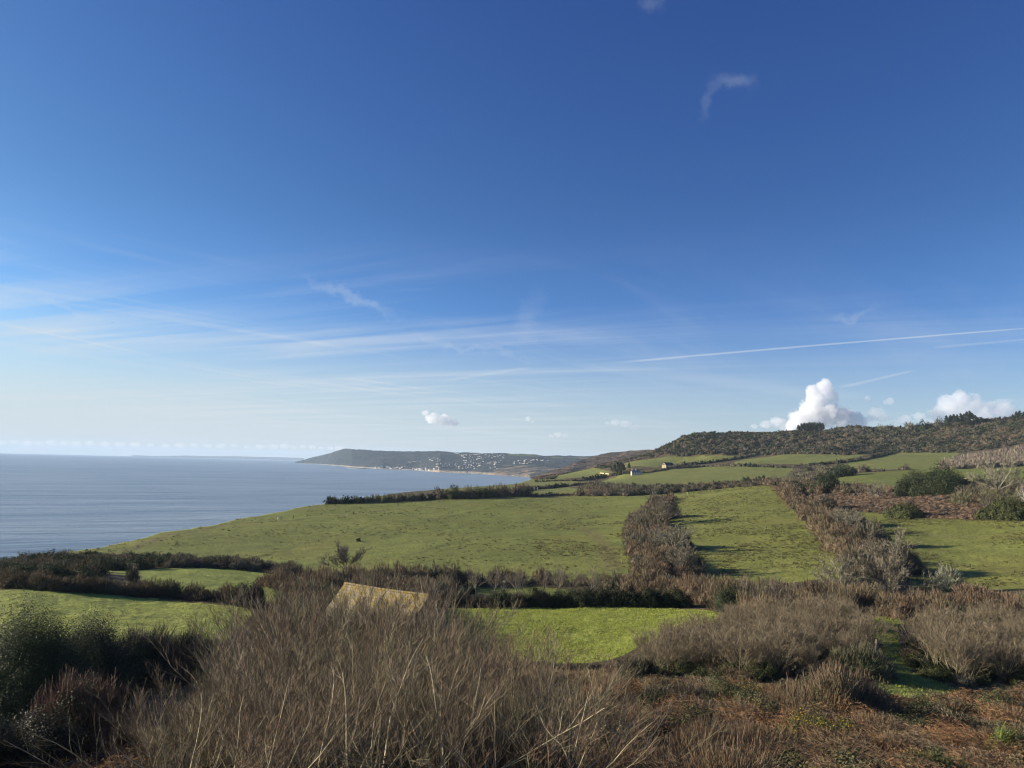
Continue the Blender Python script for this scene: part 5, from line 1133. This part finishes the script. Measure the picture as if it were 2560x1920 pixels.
# ------------------------------------------------------------------ people and a dog, far off
M_SKIN = surf_mat('skin', (.45, .29, .21), (.5, .33, .24), 3.0); CLOTH = {}
def cloth(nm, c):
    if nm not in CLOTH: CLOTH[nm] = surf_mat(nm, c, tuple(x * 1.25 for x in c), 4.0)
    return CLOTH[nm]
def person(px, py, label, coat, trousers, turn, step=.28, group=None, hair=(.05, .035, .025), s=1.0):
    p = at(px, py); e = empty('person', tuple(p), label, 'person', group, turn); s *= 1.18; e.scale = (s, s, s)
    J = {'pel': (0, 0, .92), 'chest': (.03, 0, 1.28), 'neck': (.04, 0, 1.46), 'head': (.06, 0, 1.60), 'crown': (.06, 0, 1.72), 'hl': (0, .09, .88), 'kl': (.16 * step * 3, .1, .48), 'al': (.02 + step * .9, .1, .07), 'tl': (.18 + step * .9, .1, .03),
         'hr': (0, -.09, .88), 'kr': (-.02, -.1, .47), 'ar': (-step, -.1, .10), 'tr': (-step + .15, -.1, .03), 'sl': (.03, .19, 1.38), 'el': (-.10, .25, 1.12), 'wl': (.02, .25, .90), 'fl': (.05, .24, .80), 'sr': (.03, -.19, 1.38), 'er': (.06, -.25, 1.12), 'wr': (.22, -.24, .96), 'fr': (.28, -.23, .88)}
    rad = {'pel': .16, 'chest': .17, 'neck': .06, 'head': .10, 'crown': .06, 'hl': .10, 'kl': .07, 'al': .045, 'tl': .04, 'hr': .10, 'kr': .07, 'ar': .045, 'tr': .04, 'sl': .075, 'el': .05, 'wl': .035, 'fl': .03, 'sr': .075, 'er': .05, 'wr': .035, 'fr': .03}
    nm = list(J); E_ = [('pel', 'chest'), ('chest', 'neck'), ('neck', 'head'), ('head', 'crown'), ('pel', 'hl'), ('hl', 'kl'), ('kl', 'al'), ('al', 'tl'), ('pel', 'hr'), ('hr', 'kr'), ('kr', 'ar'), ('ar', 'tr'), ('chest', 'sl'), ('sl', 'el'), ('el', 'wl'), ('wl', 'fl'), ('chest', 'sr'), ('sr', 'er'), ('er', 'wr'), ('wr', 'fr')]
    me = bpy.data.meshes.new('body'); me.from_pydata([J[k] for k in nm], [(nm.index(a_), nm.index(b_)) for a_, b_ in E_], []); me.materials.append(cloth('trousers_' + trousers[0], trousers[1]))
    o = bpy.data.objects.new('body', me); link(o, e); md = o.modifiers.new('skin', 'SKIN'); me.skin_vertices  # radii
    for i, k in enumerate(nm): me.skin_vertices[0].data[i].radius = (rad[k], rad[k]) if me.skin_vertices else None
    me.skin_vertices[0].data[0].use_root = True; o.modifiers.new('sub', 'SUBSURF').levels = 1
    c_ = PM(); prof = [(.19, .90), (.21, 1.05), (.20, 1.25), (.22, 1.38), (.10, 1.47)]
    rings = [[(.03 + r_ * .75 * math.cos(t), r_ * 1.12 * math.sin(t), z) for t in np.linspace(0, 2 * math.pi, 11)[:-1]] for r_, z in prof]
    for r0_, r1_ in zip(rings[:-1], rings[1:]):
        for i in range(10): c_.poly(r0_[i], r0_[(i + 1) % 10], r1_[(i + 1) % 10], r1_[i])
    for sg in (1, -1):
        pts3 = [(.03, sg * .19, 1.38), (-.1 if sg > 0 else .06, sg * .26, 1.12), (.02 if sg > 0 else .22, sg * .25, .92)]
        for (q0, r0_), (q1, r1_) in (((pts3[0], .09), (pts3[1], .07)), ((pts3[1], .07), (pts3[2], .055))):
            for i in range(6):
                f_ = lambda q, r_, t: (q[0] + r_ * math.cos(t), q[1] + r_ * math.sin(t), q[2])
                t0, t1 = i * math.pi / 3, (i + 1) * math.pi / 3; c_.poly(f_(q0, r0_, t0), f_(q0, r0_, t1), f_(q1, r1_, t1), f_(q1, r1_, t0))
    c_.build('coat', cloth('coat_' + coat[0], coat[1]), e)
    h_ = PM(); rings = [[(.05 + r_ * math.cos(t), r_ * math.sin(t), z) for t in np.linspace(0, 2 * math.pi, 9)[:-1]] for r_, z in ((.115, 1.60), (.125, 1.68), (.10, 1.75), (.03, 1.79))]
    for r0_, r1_ in zip(rings[:-1], rings[1:]):
        for i in range(8): h_.poly(r0_[i], r0_[(i + 1) % 8], r1_[(i + 1) % 8], r1_[i])
    h_.poly(*rings[-1]); h_.build('hair', cloth('hair', hair), e)
    return e
DK = ('dark', (.02, .022, .028)); NV = ('navy', (.03, .04, .07)); WH = ('white', (.75, .73, .68)); BK = ('black', (.015, .015, .017)); GN = ('green', (.05, .07, .04))
person(694.5, 1302, 'person in a long white coat, leftmost of the walkers on the main pasture', WH, WH, .3)
person(702, 1300, 'person in a dark green coat right beside the one in white', GN, DK, .4)
person(732.5, 1298, 'stocky person in black walking behind the pair with the white coat', BK, BK, .2, s=1.0)
person(767, 1293.5, 'person in dark clothes striding alone up the main pasture', DK, DK, .5, step=.34)
person(884.5, 1287, 'person in black standing near the small white dog', BK, DK, 2.6, step=.12)
person(992.5, 1264, 'person in dark clothes, left of the couple by the clipped hedge', DK, NV, .1)
person(996.5, 1264, 'person in dark clothes, right of the couple by the clipped hedge', NV, DK, .1)
for i, x in enumerate((1613, 1616.5, 1620)):
    person(x, 1151.5, ['leftmost', 'middle', 'rightmost'][i] + ' of three tiny dark walkers on the upper pasture', DK, DK, .2, group='walkers on the upper pasture')
# dog
p = at(867, 1289); J = [(0, 0, .42), (.25, 0, .45), (.42, 0, .58), (.52, 0, .66), (.66, 0, .62), (-.28, 0, .43), (-.48, 0, .55), (-.26, .09, .30), (-.20, .09, .17), (-.26, .09, .03), (-.26, -.09, .30), (-.14, -.09, .17), (-.2, -.09, .03), (.28, .08, .28), (.26, .08, .03), (.28, -.08, .28), (.34, -.08, .03), (.5, .05, .74), (.5, -.05, .74)]
E_ = [(0, 1), (1, 2), (2, 3), (3, 4), (0, 5), (5, 6), (5, 7), (7, 8), (8, 9), (5, 10), (10, 11), (11, 12), (1, 13), (13, 14), (1, 15), (15, 16), (3, 17), (3, 18)]
rd = [.11, .14, .08, .085, .04, .11, .025, .06, .035, .03, .06, .035, .03, .05, .03, .05, .03, .03, .03]
me = bpy.data.meshes.new('dog'); me.from_pydata(J, E_, []); me.materials.append(cloth('coat_white', WH[1])); o = bpy.data.objects.new('dog', me); link(o); o.modifiers.new('skin', 'SKIN')
for i, r_ in enumerate(rd): me.skin_vertices[0].data[i].radius = (r_, r_)
me.skin_vertices[0].data[0].use_root = True; o.modifiers.new('sub', 'SUBSURF').levels = 1; o.location = tuple(p); o.scale = (1.3,) * 3; o.rotation_euler = (0, 0, .2); tag(o, 'small white dog on the main pasture', 'dog')
# gull high over the sea
q = px_dir(282, 806) * 420 + np.array([0, 0, CAMZ]); b_ = PM()
for sg in (1, -1):
    b_.poly((.18, 0, 0), (.15, sg * .45, .16), (-.02, sg * .45, .16), (-.14, 0, 0)); b_.poly((.15, sg * .45, .16), (-.05, sg * 1.0, .02), (-.02, sg * .45, .16))
b_.poly((.42, 0, .0), (.1, .08, .02), (-.45, .05, 0), (-.45, -.05, 0), (.1, -.08, .02)); b_.poly((.42, 0, .0), (.1, 0, -.1), (-.45, 0, -.02), (-.45, .05, 0), (.1, .08, .02)); b_.poly((.42, 0, .0), (.1, -.08, .02), (-.45, -.05, 0), (-.45, 0, -.02), (.1, 0, -.1))
o = b_.build('gull', cloth('feather', (.10, .10, .11))); o.location = tuple(q); o.rotation_euler = (R(20), 0, .6); tag(o, 'lone dark seabird in the pale sky at the left', 'bird')

# ------------------------------------------------------------------ the far town
def project(V):
    v = V - np.array([0, 0, CAMZ]); z = v @ fw; return (v @ cr) / z * F + 1280, 960 - (v @ cu) / z * F
LPX, LPY = project(LV)
def lyme_at(px, py):
    c = int(np.clip(np.interp(px, LX, np.arange(len(LX))), 0, len(LX) - 1)); col = LPY[c, :125]; r = int(np.argmin(np.abs(col - py))); return LV[c, r]
M_HW = surf_mat('town_white', (.55, .54, .52), (.66, .65, .62), .02); M_HC = surf_mat('town_cream', (.66, .58, .46), (.72, .64, .52), .02); M_HR = surf_mat('town_roof', (.10, .09, .09), (.14, .12, .11), .02); M_HT = surf_mat('town_tile', (.30, .15, .10), (.34, .18, .12), .02)
def town_mesh(L, Wd, h, rise, mw, mr, name):
    hx, hy = L / 2, Wd / 2; V = [(-hx, -hy, -6), (hx, -hy, -6), (hx, hy, -6), (-hx, hy, -6), (-hx, -hy, h), (hx, -hy, h), (hx, hy, h), (-hx, hy, h), (-hx, 0, h + rise), (hx, 0, h + rise)]
    Fc = [(0, 1, 5, 4), (2, 3, 7, 6), (1, 2, 6, 9, 5), (3, 0, 4, 8, 7), (4, 5, 9, 8), (6, 7, 8, 9)]
    me = bpy.data.meshes.new(name); me.from_pydata(V, [], Fc); me.materials.append(mw); me.materials.append(mr); me.polygons.foreach_set('material_index', [0, 0, 0, 0, 1, 1]); me.update(); return me
TMH = [town_mesh(13, 9, 7, 3, M_HW, M_HR, 'town_house'), town_mesh(17, 10, 8, 3.5, M_HW, M_HR, 'town_house'), town_mesh(12, 9, 7, 3, M_HC, M_HT, 'town_house'), town_mesh(22, 10, 8, 3, M_HW, M_HT, 'town_house')]
spots = []
def zone(n_, x0, x1, yf0, yf1, sc_=1.0):
    for _ in range(n_):
        x = x0 + (x1 - x0) * rng.random(); y = yf0(x) + (yf1(x) - yf0(x)) * rng.random(); spots.append((x, y, sc_))
lin = lambda xa, ya, xb, yb: (lambda x: ya + (yb - ya) * (x - xa) / (xb - xa))
zone(30, 940, 1022, lin(940, 1168, 1022, 1165), lin(940, 1171, 1022, 1172), 1.3)
zone(46, 1030, 1112, lin(1030, 1171, 1112, 1168), lin(1030, 1174, 1112, 1179), 1.25)
zone(9, 1022, 1055, lin(1022, 1150, 1055, 1152), lin(1022, 1160, 1055, 1160))
zone(14, 1072, 1105, lin(1072, 1143, 1105, 1146), lin(1072, 1152, 1105, 1154))
zone(62, 1085, 1245, lin(1085, 1158, 1245, 1158), lin(1085, 1170, 1245, 1174))
zone(60, 1160, 1262, lin(1160, 1136, 1262, 1138), lin(1160, 1160, 1262, 1158))
zone(20, 1135, 1165, lin(1135, 1131, 1165, 1140), lin(1135, 1133, 1165, 1146))
zone(22, 1180, 1280, lin(1180, 1132, 1280, 1137), lin(1180, 1138, 1280, 1141))
zone(24, 1285, 1330, lin(1285, 1150, 1330, 1152), lin(1285, 1160, 1330, 1160))
zone(8, 1310, 1372, lin(1310, 1146, 1372, 1150), lin(1310, 1150, 1372, 1153))
M_ = 0
for x, y, sc_ in spots:
    p = lyme_at(x, y); o = bpy.data.objects.new('town_house', TMH[int(rng.choice(4, p=[.42, .24, .24, .10]))]); link(o); o.location = tuple(p); o.rotation_euler = (0, 0, facing(p, R(-35) + rng.normal() * .5)); s = sc_ * (.42 + .35 * rng.random()); o.scale = (s, s, s)
    tag(o, 'small pale house of the far seaside town', 'house', 'houses of the far seaside town')
sx = [(868, 1170.4), (880, 1171), (893, 1171.6), (905, 1172), (916, 1172)]
pm_ = PM(); prev = None
for x, y in sx:
    D_ = sea_d(x, y + .4); q = px_dir(x, y); h = math.hypot(q[0], q[1]); c = np.array([q[0] / h * D_, q[1] / h * D_, sea_z(D_)])
    if prev is not None:
        t_ = (c - prev)[:2]; t_ = t_ / np.linalg.norm(t_); s_ = np.array([-t_[1], t_[0]]) * 8
        r_ = lambda q_, sg, z: (q_[0] + sg * s_[0], q_[1] + sg * s_[1], q_[2] + z)
        pm_.poly(r_(prev, -1, -3), r_(c, -1, -3), r_(c, -1, 6), r_(prev, -1, 6)); pm_.poly(r_(c, 1, -3), r_(prev, 1, -3), r_(prev, 1, 6), r_(c, 1, 6)); pm_.poly(r_(prev, -1, 6), r_(c, -1, 6), r_(c, 1, 6), r_(prev, 1, 6))
    prev = c
tag(pm_.build('harbour_wall', M_STONE), 'low dark harbour wall reaching out below the far headland', 'harbour wall')

# ------------------------------------------------------------------ clouds
def cloud(label, blobs, D_, sigma=.02, nscale=1.0, amp=.9, flat=1.0, group=None, name='cloud', seed=0.0, soft=.22, depth=1.0):
    """a lump of vapour: a box whose density is the union of noisy puffs"""
    px_m = D_ / F; C_ = []
    for x, y, r in blobs:
        d = px_dir(x, y); h = math.hypot(d[0], d[1]); C_.append((d[0] / h * D_, d[1] / h * D_, CAMZ + d[2] / h * D_, r * px_m))
    C_ = np.array(C_); mx = C_[:, 3].max() * 1.35; lo = (C_[:, :3] - C_[:, 3:] * 1.45).min(0); hi = (C_[:, :3] + C_[:, 3:] * 1.45).max(0); cen = (lo + hi) / 2
    b_ = PM(); hs_ = (hi - lo) / 2; b_.box(-hs_[0], hs_[0], -hs_[1], hs_[1], -hs_[2], hs_[2])
    mt = bpy.data.materials.new('cloud_vapour'); mt.use_nodes = True; T = NT(mt.node_tree); T.n.clear()
    pos = T.add('ShaderNodeTexCoord').outputs['Object']
    rm = float(np.median(C_[:, 3])); nz = T.noise(T.vmath('ADD', pos, (seed * 777., seed * 333., 0)), nscale / rm, 8.0, .68)
    nzv = T.math('MULTIPLY', T.math('SUBTRACT', nz, .5), amp)
    best = None
    for x, y, z, r in C_:
        v = T.vmath('MULTIPLY', T.vmath('SUBTRACT', pos, (x - cen[0], y - cen[1], z - cen[2])), (1 / r, 1 / r, 1 / (r * flat)))
        f_ = T.math('SUBTRACT', 1.0, T.vmath('LENGTH', v, out=1)); best = f_ if best is None else T.math('MAXIMUM', best, f_)
    dn = T.math('MULTIPLY', T.ss(T.math('ADD', best, nzv), 0.0, soft), sigma)
    pv = T.add('ShaderNodeVolumePrincipled'); pv.inputs['Color'].default_value = (.96, .97, 1.0, 1); pv.inputs['Anisotropy'].default_value = .15; T.l.new(dn, pv.inputs['Density'])
    mo = T.add('ShaderNodeOutputMaterial'); T.l.new(pv.outputs[0], mo.inputs['Volume']); mt.cycles.volume_step_rate = .35
    o = b_.build(name, mt); o.location = tuple(cen); tag(o, label, 'cloud', group); return o
cloud('tall bright cumulus towering over the flat topped hill', [(2060, 972, 23), (2036, 982, 20), (2078, 990, 17), (2045, 1004, 28), (2030, 1030, 34), (2010, 1052, 34), (2068, 1036, 34), (2108, 1046, 30), (2142, 1056, 22), (1985, 1066, 22)], 14000, .008, 1.2, 1.9, seed=1, soft=.2)
cloud('low grey ragged cloud left of the tall cumulus', [(1945, 1056, 20), (1915, 1062, 15), (1885, 1066, 10), (1965, 1066, 20)], 14500, .004, 1.3, 2.1, flat=.7, seed=2)
cloud('wide grey white cumulus behind the tall pine clump', [(2405, 1004, 26), (2376, 1018, 28), (2430, 1018, 27), (2350, 1036, 24), (2470, 1024, 22), (2510, 1030, 26), (2540, 1040, 20), (2455, 1045, 30), (2400, 1045, 32)], 14500, .004, 1.2, 2.0, seed=3, soft=.25)
cloud('small grey cloud right of the tall cumulus', [(2190, 1034, 20), (2208, 1044, 15), (2175, 1046, 12)], 14000, .003, 1.3, 2.0, flat=.8, seed=4)
cloud('thin grey scraps of cloud before the wide cumulus', [(2262, 1050, 17), (2298, 1042, 15), (2238, 1058, 12), (2320, 1055, 14)], 14000, .003, 1.3, 2.1, flat=.7, seed=5)
cloud('tiny wisp right of the tall cumulus top', [(2168, 998, 9), (2225, 1003, 10), (2213, 1006, 7)], 14000, .003, 1.3, 1.3, seed=6)
cloud('white topped small cloud above the far headland', [(1082, 1046, 20), (1108, 1050, 21), (1132, 1056, 15), (1064, 1032, 10)], 13000, .006, 1.3, 1.8, flat=.75, seed=7)
cloud('flat grey cloud left of the flat topped hill', [(1538, 1056, 16), (1563, 1060, 17), (1590, 1068, 15), (1520, 1058, 10)], 13000, .0022, 1.4, 1.5, flat=.55, seed=8)
cloud('smallest grey cloud low between headland and hill', [(1395, 1087, 13), (1412, 1089, 10), (1378, 1090, 8)], 13000, .0022, 1.3, 1.5, flat=.55, seed=9)
cloud('tiny grey scrap above the smallest low cloud', [(1320, 1047, 8), (1332, 1054, 5)], 13000, .004, 1.3, 1.2, seed=10)
for k, (x0_, x1_, lb) in enumerate([(-10, 205, 'left stretch of the low cloud bank on the sea horizon'), (205, 470, 'middle stretch of the low cloud bank on the sea horizon'), (470, 700, 'right stretch of the low cloud bank on the sea horizon'), (700, 860, 'end of the low cloud bank beside the far headland')]):
    n_ = 7; bl_ = []
    for i in range(n_):
        x = x0_ + (x1_ - x0_) * (i + .5) / n_; bl_.append((x, 1107 + .014 * x + rng.normal() * 1.5, 9 + 6 * rng.random()))
    cloud(lb, bl_, 36000, .0007, 1.2, 1.3, flat=.5, seed=20 + k, name='cloud_bank')

# ------------------------------------------------------------------ the air
hm = bpy.data.materials.new('haze'); hm.use_nodes = True; T = NT(hm.node_tree); T.n.clear()
pv = T.add('ShaderNodeVolumePrincipled'); pv.inputs['Color'].default_value = (0.62, 0.79, 1.0, 1); pv.inputs['Density'].default_value = 3.2e-5
pv.inputs['Anisotropy'].default_value = 0.0
mo = T.add('ShaderNodeOutputMaterial'); T.l.new(pv.outputs[0], mo.inputs['Volume'])
x0, x1, y0, y1, z0, z1 = -30000, 30000, -400, 33000, -470, 262
V = [(x, y, z) for z in (z0, z1) for x, y in ((x0, y0), (x1, y0), (x1, y1), (x0, y1))]
hz = np_mesh('haze', V, [(0, 3, 2, 1), (4, 5, 6, 7), (0, 1, 5, 4), (1, 2, 6, 5), (2, 3, 7, 6), (3, 0, 4, 7)], hm)
tag(hz, kind='stuff')
